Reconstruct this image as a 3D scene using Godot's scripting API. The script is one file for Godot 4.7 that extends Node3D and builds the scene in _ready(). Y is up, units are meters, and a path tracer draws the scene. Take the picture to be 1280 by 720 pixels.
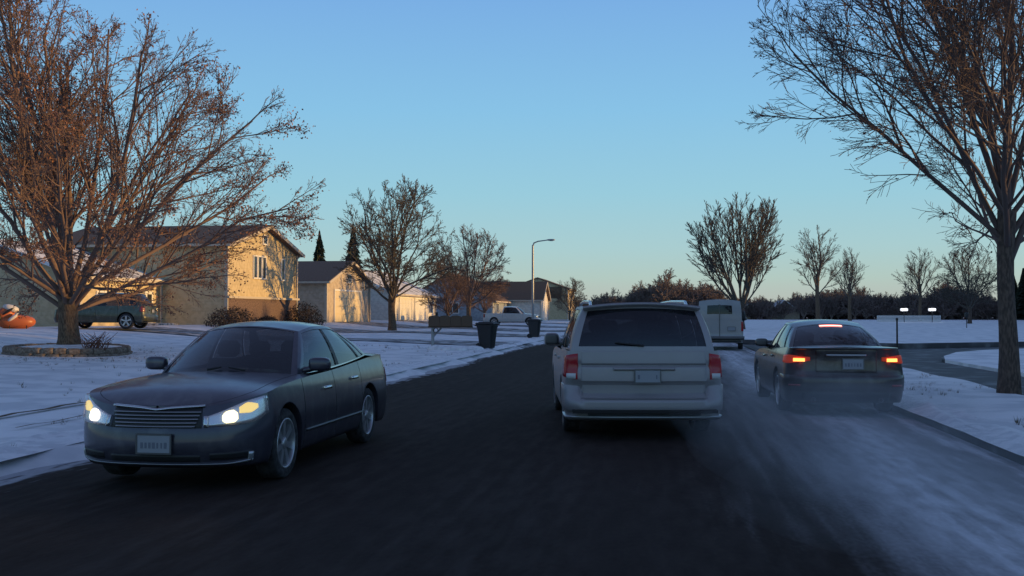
extends Node3D
# Street in a snowy suburb at dusk. The road runs along -Z; x is the distance across it; y is up.

const YAW := 8.3
const PITCH := 1.37
const EYE := 1.6
const FOC := 1300.0

var rng := RandomNumberGenerator.new()
var M := {}
var taken := {}
var kinds_mesh := []

# ---------------------------------------------------------------- mesh builder
class MB:
	var v := PackedVector3Array()
	var n := PackedVector3Array()
	var t := PackedVector2Array()
	var c := PackedColorArray()
	var ix := PackedInt32Array()
	var tint := Color(1, 1, 1)
	var colored := false

	func _put(p: Vector3, nn: Vector3, uv := Vector2.ZERO) -> void:
		v.push_back(p)
		n.push_back(nn)
		t.push_back(uv)
		c.push_back(tint)

	func tri(a: Vector3, b: Vector3, d: Vector3) -> void:
		var nn := (d - a).cross(b - a).normalized()
		var k := v.size()
		_put(a, nn)
		_put(b, nn)
		_put(d, nn)
		ix.append_array(PackedInt32Array([k, k + 1, k + 2]))

	func quad(a: Vector3, b: Vector3, d: Vector3, e: Vector3) -> void:
		var nn := (d - a).cross(b - a)
		if nn.length_squared() < 1e-16:
			nn = (e - a).cross(d - a)
		nn = nn.normalized()
		var k := v.size()
		_put(a, nn, Vector2(0, 0))
		_put(b, nn, Vector2(1, 0))
		_put(d, nn, Vector2(1, 1))
		_put(e, nn, Vector2(0, 1))
		ix.append_array(PackedInt32Array([k, k + 1, k + 2, k, k + 2, k + 3]))

	# rows of points joined into a smooth sheet
	func grid(rows: Array, flip := false, uvs: Array = []) -> void:
		var nr := rows.size()
		if nr < 2:
			return
		var nc: int = rows[0].size()
		var acc := PackedVector3Array()
		acc.resize(nr * nc)
		var base := v.size()
		for r in nr - 1:
			var ra: PackedVector3Array = rows[r]
			var rb: PackedVector3Array = rows[r + 1]
			for k in nc - 1:
				var a := ra[k]
				var b := ra[k + 1]
				var d := rb[k + 1]
				var e := rb[k]
				var nn := (d - a).cross(b - e)
				nn = -nn if not flip else nn
				var i0 := r * nc + k
				acc[i0] += nn
				acc[i0 + 1] += nn
				acc[i0 + nc] += nn
				acc[i0 + nc + 1] += nn
				var q := base + i0
				if flip:
					ix.append_array(PackedInt32Array([q, q + 1, q + nc + 1, q, q + nc + 1, q + nc]))
				else:
					ix.append_array(PackedInt32Array([q, q + nc + 1, q + 1, q, q + nc, q + nc + 1]))
		for r in nr:
			var ra: PackedVector3Array = rows[r]
			for k in nc:
				var nn := acc[r * nc + k]
				nn = nn.normalized() if nn.length_squared() > 1e-20 else Vector3.UP
				_put(ra[k], nn, uvs[r][k] if uvs.size() else Vector2(float(k) / (nc - 1), float(r) / (nr - 1)))

	func box(ce: Vector3, sz: Vector3, bs := Basis.IDENTITY) -> void:
		var h := sz * 0.5
		var p := []
		for i in 8:
			p.append(ce + bs * Vector3(h.x if i & 1 else -h.x, h.y if i & 2 else -h.y, h.z if i & 4 else -h.z))
		quad(p[0], p[2], p[3], p[1])
		quad(p[5], p[7], p[6], p[4])
		quad(p[4], p[6], p[2], p[0])
		quad(p[1], p[3], p[7], p[5])
		quad(p[2], p[6], p[7], p[3])
		quad(p[4], p[0], p[1], p[5])

	# box with chamfered edges
	func cbox(ce: Vector3, sz: Vector3, ch := 0.02, bs := Basis.IDENTITY) -> void:
		var h := sz * 0.5
		ch = minf(ch, minf(h.x, minf(h.y, h.z)) * 0.9)
		var q := func(sx: float, sy: float, sz2: float, ax: int) -> Vector3:
			var w := Vector3(h.x if ax == 0 else h.x - ch, h.y if ax == 1 else h.y - ch, h.z if ax == 2 else h.z - ch)
			return ce + bs * Vector3(sx * w.x, sy * w.y, sz2 * w.z)
		for s in [-1.0, 1.0]:
			var f := [[q.call(s, -1, -1, 0), q.call(s, 1, -1, 0), q.call(s, 1, 1, 0), q.call(s, -1, 1, 0)],
				[q.call(-1, s, -1, 1), q.call(-1, s, 1, 1), q.call(1, s, 1, 1), q.call(1, s, -1, 1)],
				[q.call(-1, -1, s, 2), q.call(1, -1, s, 2), q.call(1, 1, s, 2), q.call(-1, 1, s, 2)]]
			for g in f:
				if s > 0:
					quad(g[0], g[1], g[2], g[3])
				else:
					quad(g[3], g[2], g[1], g[0])
		for a in [-1.0, 1.0]:
			for b in [-1.0, 1.0]:
				_edge(q.call(a, b, -1, 0), q.call(a, b, 1, 0), q.call(a, b, 1, 1), q.call(a, b, -1, 1), ce)
				_edge(q.call(a, -1, b, 0), q.call(a, 1, b, 0), q.call(a, 1, b, 2), q.call(a, -1, b, 2), ce)
				_edge(q.call(-1, a, b, 1), q.call(1, a, b, 1), q.call(1, a, b, 2), q.call(-1, a, b, 2), ce)
				for d in [-1.0, 1.0]:
					var x: Vector3 = q.call(a, b, d, 0)
					var y: Vector3 = q.call(a, b, d, 1)
					var z: Vector3 = q.call(a, b, d, 2)
					if (z - x).cross(y - x).dot(x - ce) > 0:
						tri(x, y, z)
					else:
						tri(x, z, y)

	func _edge(a: Vector3, b: Vector3, d: Vector3, e: Vector3, ce: Vector3) -> void:
		if (d - a).cross(b - a).dot(a - ce) > 0:
			quad(a, b, d, e)
		else:
			quad(e, d, b, a)

	func tube(pts: PackedVector3Array, rad: PackedFloat32Array, sides := 6, cap := false) -> void:
		var m := pts.size()
		var dir := (pts[1] - pts[0]).normalized()
		var e1 := dir.cross(Vector3.UP if absf(dir.y) < 0.9 else Vector3.RIGHT).normalized()
		var base := v.size()
		for i in m:
			var d := (pts[mini(i + 1, m - 1)] - pts[maxi(i - 1, 0)]).normalized()
			e1 = (e1 - d * e1.dot(d)).normalized()
			var e2 := d.cross(e1)
			for k in sides:
				var a := TAU * k / sides
				var nn := e1 * cos(a) + e2 * sin(a)
				_put(pts[i] + nn * rad[i], nn, Vector2(float(k) / sides, i))
		for i in m - 1:
			for k in sides:
				var k2 := (k + 1) % sides
				var a := base + i * sides + k
				var b := base + i * sides + k2
				ix.append_array(PackedInt32Array([a, a + sides, b, b, a + sides, b + sides]))
		if cap:
			for i in [0, m - 1]:
				for k in sides - 2:
					var o: int = base + i * sides
					if i == 0:
						tri(v[o], v[o + k + 1], v[o + k + 2])
					else:
						tri(v[o], v[o + k + 2], v[o + k + 1])

	# profile of (radius, distance along axis), turned round the axis
	func lathe(prof: Array, seg: int, at := Vector3.ZERO, bs := Basis.IDENTITY) -> void:
		var rows := []
		for p in prof:
			var r := PackedVector3Array()
			for k in seg + 1:
				var a := TAU * k / seg
				r.append(at + bs * Vector3(p[0] * cos(a), p[1], p[0] * sin(a)))
			rows.append(r)
		grid(rows)

	func ellipsoid(ce: Vector3, r: Vector3, seg := 12, e := 1.0, bs := Basis.IDENTITY) -> void:
		var rows := []
		for i in seg / 2 + 1:
			var row := PackedVector3Array()
			var la := -PI / 2 + PI * i / (seg / 2)
			for k in seg + 1:
				var lo := TAU * k / seg
				var cl := _pw(cos(la), e)
				row.append(ce + bs * Vector3(r.x * cl * _pw(cos(lo), e), r.y * _pw(sin(la), e), r.z * cl * _pw(sin(lo), e)))
			rows.append(row)
		grid(rows)

	func _pw(x: float, e: float) -> float:
		return signf(x) * pow(absf(x), e)

	# level the normals where two mirrored halves meet
	func seam() -> void:
		for k in v.size():
			if absf(v[k].x) < 0.0002:
				n[k] = Vector3(0, n[k].y, n[k].z).normalized()

	func mesh() -> ArrayMesh:
		var arr := []
		arr.resize(Mesh.ARRAY_MAX)
		arr[Mesh.ARRAY_VERTEX] = v
		arr[Mesh.ARRAY_NORMAL] = n
		arr[Mesh.ARRAY_TEX_UV] = t
		if colored:
			arr[Mesh.ARRAY_COLOR] = c
		arr[Mesh.ARRAY_INDEX] = ix
		var am := ArrayMesh.new()
		am.add_surface_from_arrays(Mesh.PRIMITIVE_TRIANGLES, arr)
		return am

# ---------------------------------------------------------------- nodes and tags
func numbered(s: String) -> String:
	if not taken.has(s):
		taken[s] = 0
		return s
	taken[s] += 1
	return "%s_%03d" % [s, taken[s]]

func thing(called: String, label: String, category: String, at := Vector3.ZERO, turn := 0.0, group := "") -> Node3D:
	var o := Node3D.new()
	o.name = numbered(called)
	add_child(o)
	o.position = at
	o.rotation.y = turn
	tag(o, label, category, group)
	return o

func tag(o: Node, label: String, category := "", group := "") -> void:
	o.set_meta("label", label)
	if category != "":
		o.set_meta("category", category)
	if group != "":
		o.set_meta("group", group)

func part(called: String, mb: MB, mat: Material, parent: Node) -> MeshInstance3D:
	return inst(called, mb.mesh(), mat, parent)

func inst(called: String, mesh: Mesh, mat: Material, parent: Node) -> MeshInstance3D:
	var o := MeshInstance3D.new()
	o.name = called
	o.mesh = mesh
	o.material_override = mat
	parent.add_child(o, true)
	return o

func structure(called: String, mb: MB, mat: Material, label := "") -> MeshInstance3D:
	var o := part(numbered(called), mb, mat, self)
	o.set_meta("kind", "structure")
	if label != "":
		o.set_meta("label", label)
	return o

# the point at a picture column (of 1280) that lies at the given depth in front of the camera, and the given height
func at_px(px: float, depth: float, y := 0.0) -> Vector3:
	var c := cos(deg_to_rad(YAW))
	var s := sin(deg_to_rad(YAW))
	var x := (px - 640.0) / FOC * depth
	return Vector3(x * c - depth * s, y, -(depth * c + x * s))

# ---------------------------------------------------------------- materials
func mat(col: Color, rough := 0.8, metal := 0.0) -> StandardMaterial3D:
	var m := StandardMaterial3D.new()
	m.albedo_color = col.linear_to_srgb()
	m.roughness = rough
	m.metallic = metal
	m.cull_mode = BaseMaterial3D.CULL_DISABLED
	return m

func noise_image(size: int, seed_: int, freq: float, octaves := 4, type := FastNoiseLite.TYPE_SIMPLEX_SMOOTH) -> Image:
	var f := FastNoiseLite.new()
	f.seed = seed_
	f.frequency = freq
	f.noise_type = type
	f.fractal_octaves = octaves
	return f.get_seamless_image(size, size)

# a texture whose grey noise runs between two linear colours
func noise_tex(a: Color, b: Color, size: int, seed_: int, freq: float, octaves := 4, lo := 0.25, hi := 0.75) -> ImageTexture:
	var im := noise_image(size, seed_, freq, octaves)
	var o := Image.create(size, size, false, Image.FORMAT_RGB8)
	for y in size:
		for x in size:
			var k := smoothstep(lo, hi, im.get_pixel(x, y).r)
			o.set_pixel(x, y, a.lerp(b, k).linear_to_srgb())
	return ImageTexture.create_from_image(o)

func bump(m: StandardMaterial3D, im: Image, cm: float) -> void:
	m.heightmap_enabled = true
	m.heightmap_texture = ImageTexture.create_from_image(im)
	m.heightmap_scale = cm

func tri_mat(tex: Texture2D, scale: float, rough := 0.85) -> StandardMaterial3D:
	var m := mat(Color(1, 1, 1), rough)
	m.albedo_texture = tex
	m.uv1_triplanar = true
	m.uv1_world_triplanar = true
	m.uv1_scale = Vector3.ONE * scale
	return m

func paint(col: Color, metal := 0.3) -> StandardMaterial3D:
	# paint under a mottled film of road salt
	var m := mat(Color(1, 1, 1), 0.38, metal)
	m.albedo_texture = noise_tex(col, col.lerp(Color(0.3, 0.29, 0.28), 0.16), 256, 17, 0.02, 5, 0.42, 0.8)
	m.uv1_triplanar = true
	m.uv1_scale = Vector3.ONE * 0.7
	m.clearcoat_enabled = true
	m.clearcoat = 0.7
	m.clearcoat_roughness = 0.12
	return m

func glass(col: Color, alpha: float) -> StandardMaterial3D:
	var m := StandardMaterial3D.new()
	var c := col.linear_to_srgb()
	m.albedo_color = Color(c.r, c.g, c.b, alpha)
	m.transparency = BaseMaterial3D.TRANSPARENCY_ALPHA
	m.roughness = 0.04
	m.cull_mode = BaseMaterial3D.CULL_DISABLED
	return m

func glow(col: Color, energy: float) -> StandardMaterial3D:
	var m := mat(col * 0.6, 0.4)
	m.emission_enabled = true
	m.emission = col.linear_to_srgb()
	m.emission_energy_multiplier = energy
	return m

func make_materials() -> void:
	# snow: white with wind crust, and a few thin places where the turf shows through
	var sn := noise_tex(Color(0.66, 0.68, 0.71), Color(0.86, 0.87, 0.88), 512, 3, 0.012, 5, 0.3, 0.62)
	M.snow = tri_mat(sn, 0.11, 0.75)
	bump(M.snow, noise_image(512, 8, 0.018, 5), 2.2)
	M.snow_fine = tri_mat(sn, 0.45, 0.7)
	bump(M.snow_fine, noise_image(512, 8, 0.03, 5), 1.2)
	M.drive = tri_mat(noise_tex(Color(0.13, 0.13, 0.13), Color(0.55, 0.57, 0.6), 512, 31, 0.012, 5, 0.42, 0.75), 0.13, 0.8)
	M.side_road = tri_mat(noise_tex(Color(0.05, 0.052, 0.056), Color(0.2, 0.21, 0.22), 512, 33, 0.015, 5, 0.4, 0.95), 0.12, 0.75)
	M.kerb = tri_mat(noise_tex(Color(0.16, 0.16, 0.155), Color(0.5, 0.52, 0.55), 256, 35, 0.02, 4, 0.35, 0.6), 0.5, 0.85)
	M.soil = tri_mat(noise_tex(Color(0.05, 0.035, 0.022), Color(0.16, 0.11, 0.06), 256, 41, 0.03), 0.8, 0.95)
	M.stone = tri_mat(noise_tex(Color(0.13, 0.095, 0.07), Color(0.3, 0.24, 0.19), 256, 43, 0.03), 1.2, 0.9)
	M.bark = tri_mat(noise_tex(Color(0.075, 0.05, 0.033), Color(0.2, 0.135, 0.085), 256, 51, 0.03), 1.6, 0.95)
	M.bark.uv1_scale = Vector3(2.6, 0.7, 2.6)
	bump(M.bark, noise_image(256, 52, 0.04, 4), 1.5)
	M.bark_dark = tri_mat(noise_tex(Color(0.06, 0.043, 0.035), Color(0.15, 0.105, 0.08), 256, 53, 0.03), 1.6, 0.95)
	M.bark_dark.uv1_scale = Vector3(2.6, 0.7, 2.6)
	bump(M.bark_dark, noise_image(256, 54, 0.04, 4), 1.5)
	M.twig = mat(Color(0.17, 0.112, 0.09), 0.9)
	M.twig_dark = mat(Color(0.12, 0.085, 0.075), 0.9)
	M.twig_grey = mat(Color(0.10, 0.085, 0.07), 0.9)
	M.brush = mat(Color(0.19, 0.145, 0.128), 0.95)  # lightened: the far woods' haze is put into this colour
	M.leaf = mat(Color(1, 1, 1), 0.8)
	M.leaf.vertex_color_use_as_albedo = true
	M.leaf.backlight_enabled = true
	M.leaf.backlight = Color(0.2, 0.12, 0.08)
	M.needle = mat(Color(1, 1, 1), 0.9)
	M.needle.vertex_color_use_as_albedo = true
	# houses
	M.siding_yellow = siding(Color(0.56, 0.46, 0.29), Color(0.48, 0.39, 0.24))
	M.siding_tan = siding(Color(0.5, 0.42, 0.33), Color(0.42, 0.35, 0.27))
	M.siding_white = siding(Color(0.66, 0.63, 0.57), Color(0.56, 0.53, 0.48))
	M.siding_grey = siding(Color(0.3, 0.34, 0.38), Color(0.24, 0.27, 0.31))
	M.brick = tri_mat(noise_tex(Color(0.1, 0.065, 0.055), Color(0.18, 0.12, 0.1), 256, 61, 0.05), 0.6, 0.9)
	M.shingle = tri_mat(noise_tex(Color(0.06, 0.05, 0.045), Color(0.14, 0.115, 0.1), 256, 63, 0.06), 0.7, 0.95)
	M.shingle_brown = tri_mat(noise_tex(Color(0.1, 0.065, 0.045), Color(0.2, 0.13, 0.09), 256, 65, 0.06), 0.7, 0.95)
	M.roof_snow = tri_mat(noise_tex(Color(0.09, 0.085, 0.085), Color(0.78, 0.79, 0.8), 256, 67, 0.012, 5, 0.3, 0.48), 0.2, 0.9)
	M.trim = mat(Color(0.72, 0.71, 0.68), 0.6)
	M.trim_tan = mat(Color(0.5, 0.44, 0.36), 0.6)
	M.trim_brown = mat(Color(0.12, 0.075, 0.045), 0.7)
	M.garage_door = mat(Color(0.66, 0.56, 0.38), 0.55)
	M.garage_white = mat(Color(0.7, 0.67, 0.6), 0.55)
	M.pane = mat(Color(0.02, 0.024, 0.03), 0.06)
	M.pane.metallic_specular = 0.8
	M.curtain = mat(Color(0.5, 0.47, 0.42), 0.9)
	# metal, plastic, rubber
	M.galv = mat(Color(0.32, 0.33, 0.34), 0.5, 0.6)
	M.black_plastic = mat(Color(0.012, 0.012, 0.013), 0.5)
	M.bin = mat(Color(0.016, 0.018, 0.02), 0.45)
	M.rubber = tri_mat(noise_tex(Color(0.012, 0.012, 0.013), Color(0.05, 0.05, 0.053), 128, 71, 0.05), 2.0, 0.9)
	M.rim = mat(Color(0.5, 0.51, 0.53), 0.35, 0.75)
	M.rim_dark = mat(Color(0.12, 0.12, 0.125), 0.4, 0.6)
	M.grille_bar = mat(Color(0.28, 0.28, 0.3), 0.3, 0.8)
	M.chrome = mat(Color(0.62, 0.63, 0.65), 0.2, 0.9)
	M.interior = mat(Color(0.022, 0.021, 0.021), 0.9)
	M.seat = mat(Color(0.04, 0.04, 0.042), 0.9)
	M.glass = glass(Color(0.024, 0.028, 0.036), 0.74)
	M.glass_tint = glass(Color(0.012, 0.012, 0.018), 0.8)
	M.lens = glass(Color(0.9, 0.9, 0.9), 0.08)
	M.lens_red = mat(Color(0.22, 0.008, 0.012), 0.15)
	M.lens_red.clearcoat_enabled = true
	M.lens_red_van = mat(Color(0.4, 0.022, 0.03), 0.2)
	M.lens_white = mat(Color(0.6, 0.6, 0.6), 0.2)
	M.reflector = mat(Color(0.75, 0.75, 0.76), 0.25, 0.8)
	M.plate = mat(Color(0.3, 0.31, 0.34), 0.5)
	M.plate_mark = mat(Color(0.16, 0.17, 0.21), 0.6)
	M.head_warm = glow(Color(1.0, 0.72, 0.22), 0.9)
	M.head_core = glow(Color(1.0, 0.86, 0.46), 2.4)
	M.head_white = glow(Color(1.0, 0.9, 0.78), 2.2)
	M.tail_core = glow(Color(1.0, 0.36, 0.08), 3.0)
	M.tail_glow = glow(Color(1.0, 0.08, 0.015), 0.13)
	M.stop_core = glow(Color(1.0, 0.3, 0.24), 4.0)
	M.lamp_white = glow(Color(0.95, 0.97, 1.0), 0.9)

func siding(a: Color, b: Color) -> StandardMaterial3D:
	# lap siding boards, too fine to tell apart at this distance: faint level lines over a weathered paint
	var s := 128
	var im := noise_image(s, 81, 0.03)
	var h := Image.create(s, s, false, Image.FORMAT_RGB8)
	var o := Image.create(s, s, false, Image.FORMAT_RGB8)
	for y in s:
		for x in s:
			o.set_pixel(x, y, a.lerp(b, smoothstep(0.3, 0.7, im.get_pixel(x, y).r)).linear_to_srgb())
			var g := float(y % 16) / 16.0
			h.set_pixel(x, y, Color(g, g, g))
	var m := tri_mat(ImageTexture.create_from_image(o), 0.6, 0.8)
	bump(m, h, 0.8)
	return m

# ================================================================ scene
func _ready() -> void:
	rng.seed = 20231
	# ---- camera
	var cam := Camera3D.new()
	cam.name = "camera"
	cam.position = Vector3(0, EYE, 0)
	cam.rotation_degrees = Vector3(PITCH, YAW, 0)
	cam.fov = rad_to_deg(2.0 * atan(360.0 / FOC))
	cam.near = 0.1
	cam.far = 3000.0
	add_child(cam)
	cam.current = true
	# ---- sky, exposure
	var env := Environment.new()
	env.background_mode = Environment.BG_SKY
	env.sky = Sky.new()
	env.sky.sky_material = dusk_sky()
	env.background_energy_multiplier = 1.0
	env.tonemap_mode = Environment.TONE_MAPPER_LINEAR
	env.tonemap_exposure = 1.0
	env.sdfgi_enabled = true
	env.ssao_enabled = true
	env.ssil_enabled = true
	env.volumetric_fog_enabled = true
	env.volumetric_fog_density = 0.0
	var we := WorldEnvironment.new()
	we.name = "world_environment"
	we.environment = env
	add_child(we)
	# ---- the low sun, to the right of the street and just above the woods
	var sun := DirectionalLight3D.new()
	sun.name = "sun"
	sun.light_color = Color(1.0, 0.79, 0.46)
	sun.light_energy = 1.45
	sun.light_angular_distance = 0.5
	sun.shadow_enabled = true
	add_child(sun)
	sun.look_at_from_position(Vector3.ZERO, Vector3(-1.0, -0.088, 0.12))

	make_materials()
	build_ground()
	build_woods()
	build_houses()
	build_trees()
	build_vehicles()
	build_furniture()
	build_smoke()
	print("built")

# clear dusk air: pale and faintly warm at the horizon, deeper blue overhead, the same all round
func dusk_sky() -> PanoramaSkyMaterial:
	var stops := [[0.0, Color(0.48, 0.55, 0.44)], [1.5, Color(0.46, 0.58, 0.51)], [3.5, Color(0.4, 0.61, 0.63)], [6.5, Color(0.32, 0.6, 0.72)], [11.0, Color(0.25, 0.54, 0.79)],
		[17.0, Color(0.195, 0.425, 0.775)], [27.0, Color(0.155, 0.27, 0.55)], [45.0, Color(0.122, 0.17, 0.33)], [90.0, Color(0.1, 0.115, 0.21)]]
	var h := 1024
	var im := Image.create(16, h, false, Image.FORMAT_RGBF)
	for y in h:
		var el := 90.0 - 180.0 * (y + 0.5) / h
		var c := Color(0.3, 0.32, 0.34)
		if el >= 0.0:
			for k in stops.size() - 1:
				if el >= stops[k][0] and el <= stops[k + 1][0]:
					c = stops[k][1].lerp(stops[k + 1][1], (el - stops[k][0]) / (stops[k + 1][0] - stops[k][0]))
		for x in 16:
			im.set_pixel(x, y, c)
	var p := PanoramaSkyMaterial.new()
	p.panorama = ImageTexture.create_from_image(im)
	return p

# ---------------------------------------------------------------- ground
func ground_left(x: float, z: float) -> float:
	var a := -6.5 - x
	# the snow thins out over the kerb with a ragged edge
	var edge := -0.07 + 0.2 * smoothstep(-0.35, 0.55, a + 0.12 * sin(z * 0.9) + 0.1 * sin(z * 2.3 + 1.0) + 0.06 * sin(z * 5.1))
	return edge + 0.24 * smoothstep(1.0, 12.0, a) + 0.5 * smoothstep(12.5, 21.0, a) + 0.1 * smoothstep(20.0, 60.0, a) + 0.025 * sin(x * 0.7 + z * 0.31) * smoothstep(1.0, 4.0, a) + 0.02 * sin(z * 0.83 - x * 0.2) * smoothstep(1.0, 4.0, a)

func strip(xs: Array, zs: Array, hf: Callable, lift := 0.0) -> MB:
	var mb := MB.new()
	var rows := []
	for z in zs:
		var r := PackedVector3Array()
		for x in xs:
			r.append(Vector3(x, float(hf.call(x, z)) + lift, z))
		rows.append(r)
	mb.grid(rows, true)
	return mb

func seq(a: float, b: float, step: float) -> Array:
	var n := maxi(1, int(ceil(absf(b - a) / step)))
	var o := []
	for k in n + 1:
		o.append(lerpf(a, b, float(k) / n))
	return o

# a slab of snow over an outline (x, z), with a rounded rim down to the road
func slab(outline: PackedVector2Array, y: float, down: float) -> MB:
	var mb := MB.new()
	var pts := outline
	if Geometry2D.is_polygon_clockwise(pts):
		pts.reverse()
	var inner := Geometry2D.offset_polygon(pts, -0.12)
	var ids := Geometry2D.triangulate_polygon(pts)
	for k in range(0, ids.size(), 3):
		var a := pts[ids[k]]
		var b := pts[ids[k + 1]]
		var c := pts[ids[k + 2]]
		var A := Vector3(a.x, y, a.y)
		var B := Vector3(b.x, y, b.y)
		var C := Vector3(c.x, y, c.y)
		if (C - A).cross(B - A).y > 0:
			mb.tri(A, B, C)
		else:
			mb.tri(A, C, B)
	for k in pts.size():
		var a := pts[k]
		var b := pts[(k + 1) % pts.size()]
		mb.quad(Vector3(a.x, y, a.y), Vector3(b.x, y, b.y), Vector3(b.x, down, b.y), Vector3(a.x, down, a.y))
	return mb

func build_ground() -> void:
	# everything far away: one sheet to the horizon
	var g := MB.new()
	g.quad(Vector3(-1500, -0.06, -1500), Vector3(1500, -0.06, -1500), Vector3(1500, -0.06, 300), Vector3(-1500, -0.06, 300))
	structure("ground", g, M.snow)
	# the road, with packed snow and dust blown along its right edge
	var rd := MB.new()
	var zs := seq(30.0, -420.0, 5.0)
	var xs := seq(-6.5, 3.8, 0.515)
	var rows := []
	var uvs := []
	for z in zs:
		var r := PackedVector3Array()
		var u := []
		for x in xs:
			r.append(Vector3(x, 0.05 * (1.0 - pow((x + 1.35) / 5.15, 2.0)) - 0.02, z))
			u.append(Vector2((x + 6.5) / 10.3, -z / 60.0))
		rows.append(r)
		uvs.append(u)
	rd.grid(rows, true, uvs)
	structure("road", rd, road_material())
	# left verge and yards
	var xl := [-5.95, -6.1, -6.2, -6.3, -6.4, -6.5, -6.6, -6.75, -6.95, -7.2, -7.6, -8.2]
	xl.append_array(seq(-9.0, -30.0, 0.9))
	xl.append_array(seq(-33.0, -60.0, 4.0))
	xl.append_array([-90.0, -140.0, -250.0])
	xl.reverse()
	structure("snowy_yards", strip(xl, seq(30.0, -60.0, 0.4), ground_left), M.snow)
	structure("snowy_yards", strip(xl, seq(-60.0, -420.0, 1.5), ground_left), M.snow)
	# kerbs
	for e in [[3.77, 3.92, 30.0, -30.5], [3.77, 3.92, -54.0, -420.0]]:
		var kb := MB.new()
		kb.cbox(Vector3((e[0] + e[1]) / 2, -0.02, (e[2] + e[3]) / 2), Vector3(e[1] - e[0], 0.24, absf(e[3] - e[2])), 0.03)
		structure("kerb", kb, M.side_road)
	# a ridge of ploughed snow lies broken along the left kerb
	ridge(-7.1, 24.0, -120.0, 0.09, 0.9, 5)
	ridge(4.1, 20.0, -29.5, 0.12, 0.75, 6)
	ridge(4.2, -54.5, -140.0, 0.14, 0.7, 7)
	# right verge, walk and yards
	structure("snowy_verge", strip([6.2, 5.6, 5.0, 4.5, 4.2, 3.92].duplicate(), seq(30.0, -29.8, 0.7), func(x, z): return 0.12 + 0.05 * smoothstep(4.0, 5.4, x) + 0.018 * sin(z * 1.3 + x * 2.0) + 0.015 * sin(z * 0.47)), M.snow)
	structure("footpath", strip(seq(8.3, 6.2, 0.7), seq(30.0, -33.0, 1.5), func(_x, _z): return 0.11), M.side_road)
	structure("snowy_corner_yard", slab(PackedVector2Array([Vector2(8.3, 30), Vector2(8.3, -32.6), Vector2(9.0, -35.5), Vector2(10.3, -39.0), Vector2(12, -41.6), Vector2(14.2, -43.6), Vector2(18, -45.2), Vector2(60, -50.5), Vector2(250, -75), Vector2(250, 30)]), 0.2, -0.05), M.snow)
	# side street
	var ss := MB.new()
	var sp := PackedVector2Array([Vector2(3.8, -29.8), Vector2(6.2, -30.2), Vector2(8.4, -32.0), Vector2(10, -37), Vector2(12, -40), Vector2(18, -44), Vector2(60, -49), Vector2(250, -73), Vector2(250, -84), Vector2(60, -60), Vector2(18, -54), Vector2(11, -49), Vector2(7, -51), Vector2(3.8, -56)])
	var ids := Geometry2D.triangulate_polygon(sp)
	for k in range(0, ids.size(), 3):
		var a := Vector3(sp[ids[k]].x, 0.006, sp[ids[k]].y)
		var b := Vector3(sp[ids[k + 1]].x, 0.006, sp[ids[k + 1]].y)
		var c := Vector3(sp[ids[k + 2]].x, 0.006, sp[ids[k + 2]].y)
		if (c - a).cross(b - a).y > 0:
			ss.tri(a, b, c)
		else:
			ss.tri(a, c, b)
	structure("side_street", ss, M.side_road)
	structure("snowy_field", slab(PackedVector2Array([Vector2(3.92, -54.5), Vector2(7, -50.5), Vector2(10.6, -48.3), Vector2(18, -53), Vector2(60, -59), Vector2(250, -83), Vector2(420, -110), Vector2(420, -420), Vector2(3.92, -420)]), 0.16, -0.05), M.snow)
	kerb_line([Vector2(3.92, -54.5), Vector2(7, -50.5), Vector2(10.6, -48.3), Vector2(18, -53), Vector2(60, -59), Vector2(140, -69)])
	kerb_line([Vector2(8.75, -32.2), Vector2(8.45, -33.2), Vector2(9.0, -35.5), Vector2(10.3, -39.0), Vector2(12, -41.6), Vector2(14.2, -43.6), Vector2(18, -45.2), Vector2(60, -50.5)], 0.185)
	# driveways on the left, and the bare line of a walk's edge in the near snow
	for d in [[-46.0, -51.5, -27.0], [-62.5, -68.5, -26.0], [-79.5, -87.5, -26.0], [-99.0, -107.0, -26.0], [-126.0, -133.0, -26.0]]:
		var dm := strip(seq(d[2], -6.4, 0.7), seq(d[0], d[1], 1.0), ground_left, 0.03)
		structure("driveway", dm, M.drive)
	for w in [[-8.95, -9.05, -8.0, -15.4], [-8.0, -8.04, -12.0, -13.6]]:
		structure("path", strip(seq(w[1], w[0], 0.08), seq(w[2], w[3], 0.4), func(x, z): return ground_left(x, z) + 0.035 + 0.01 * sin(z * 5.0)), M.soil)

func kerb_line(p: Array, top := 0.24) -> void:
	var mb := MB.new()
	var rows := []
	for k in p.size():
		var d: Vector2 = (p[mini(k + 1, p.size() - 1)] - p[maxi(k - 1, 0)]).normalized()
		var nn := Vector2(-d.y, d.x) * 0.09
		var a: Vector2 = p[k] + nn
		var b: Vector2 = p[k] - nn
		rows.append(PackedVector3Array([Vector3(a.x, -0.05, a.y), Vector3(a.x, top, a.y), Vector3(b.x, top, b.y), Vector3(b.x, -0.05, b.y)]))
	mb.grid(rows)
	structure("kerb", mb, M.side_road)

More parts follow.
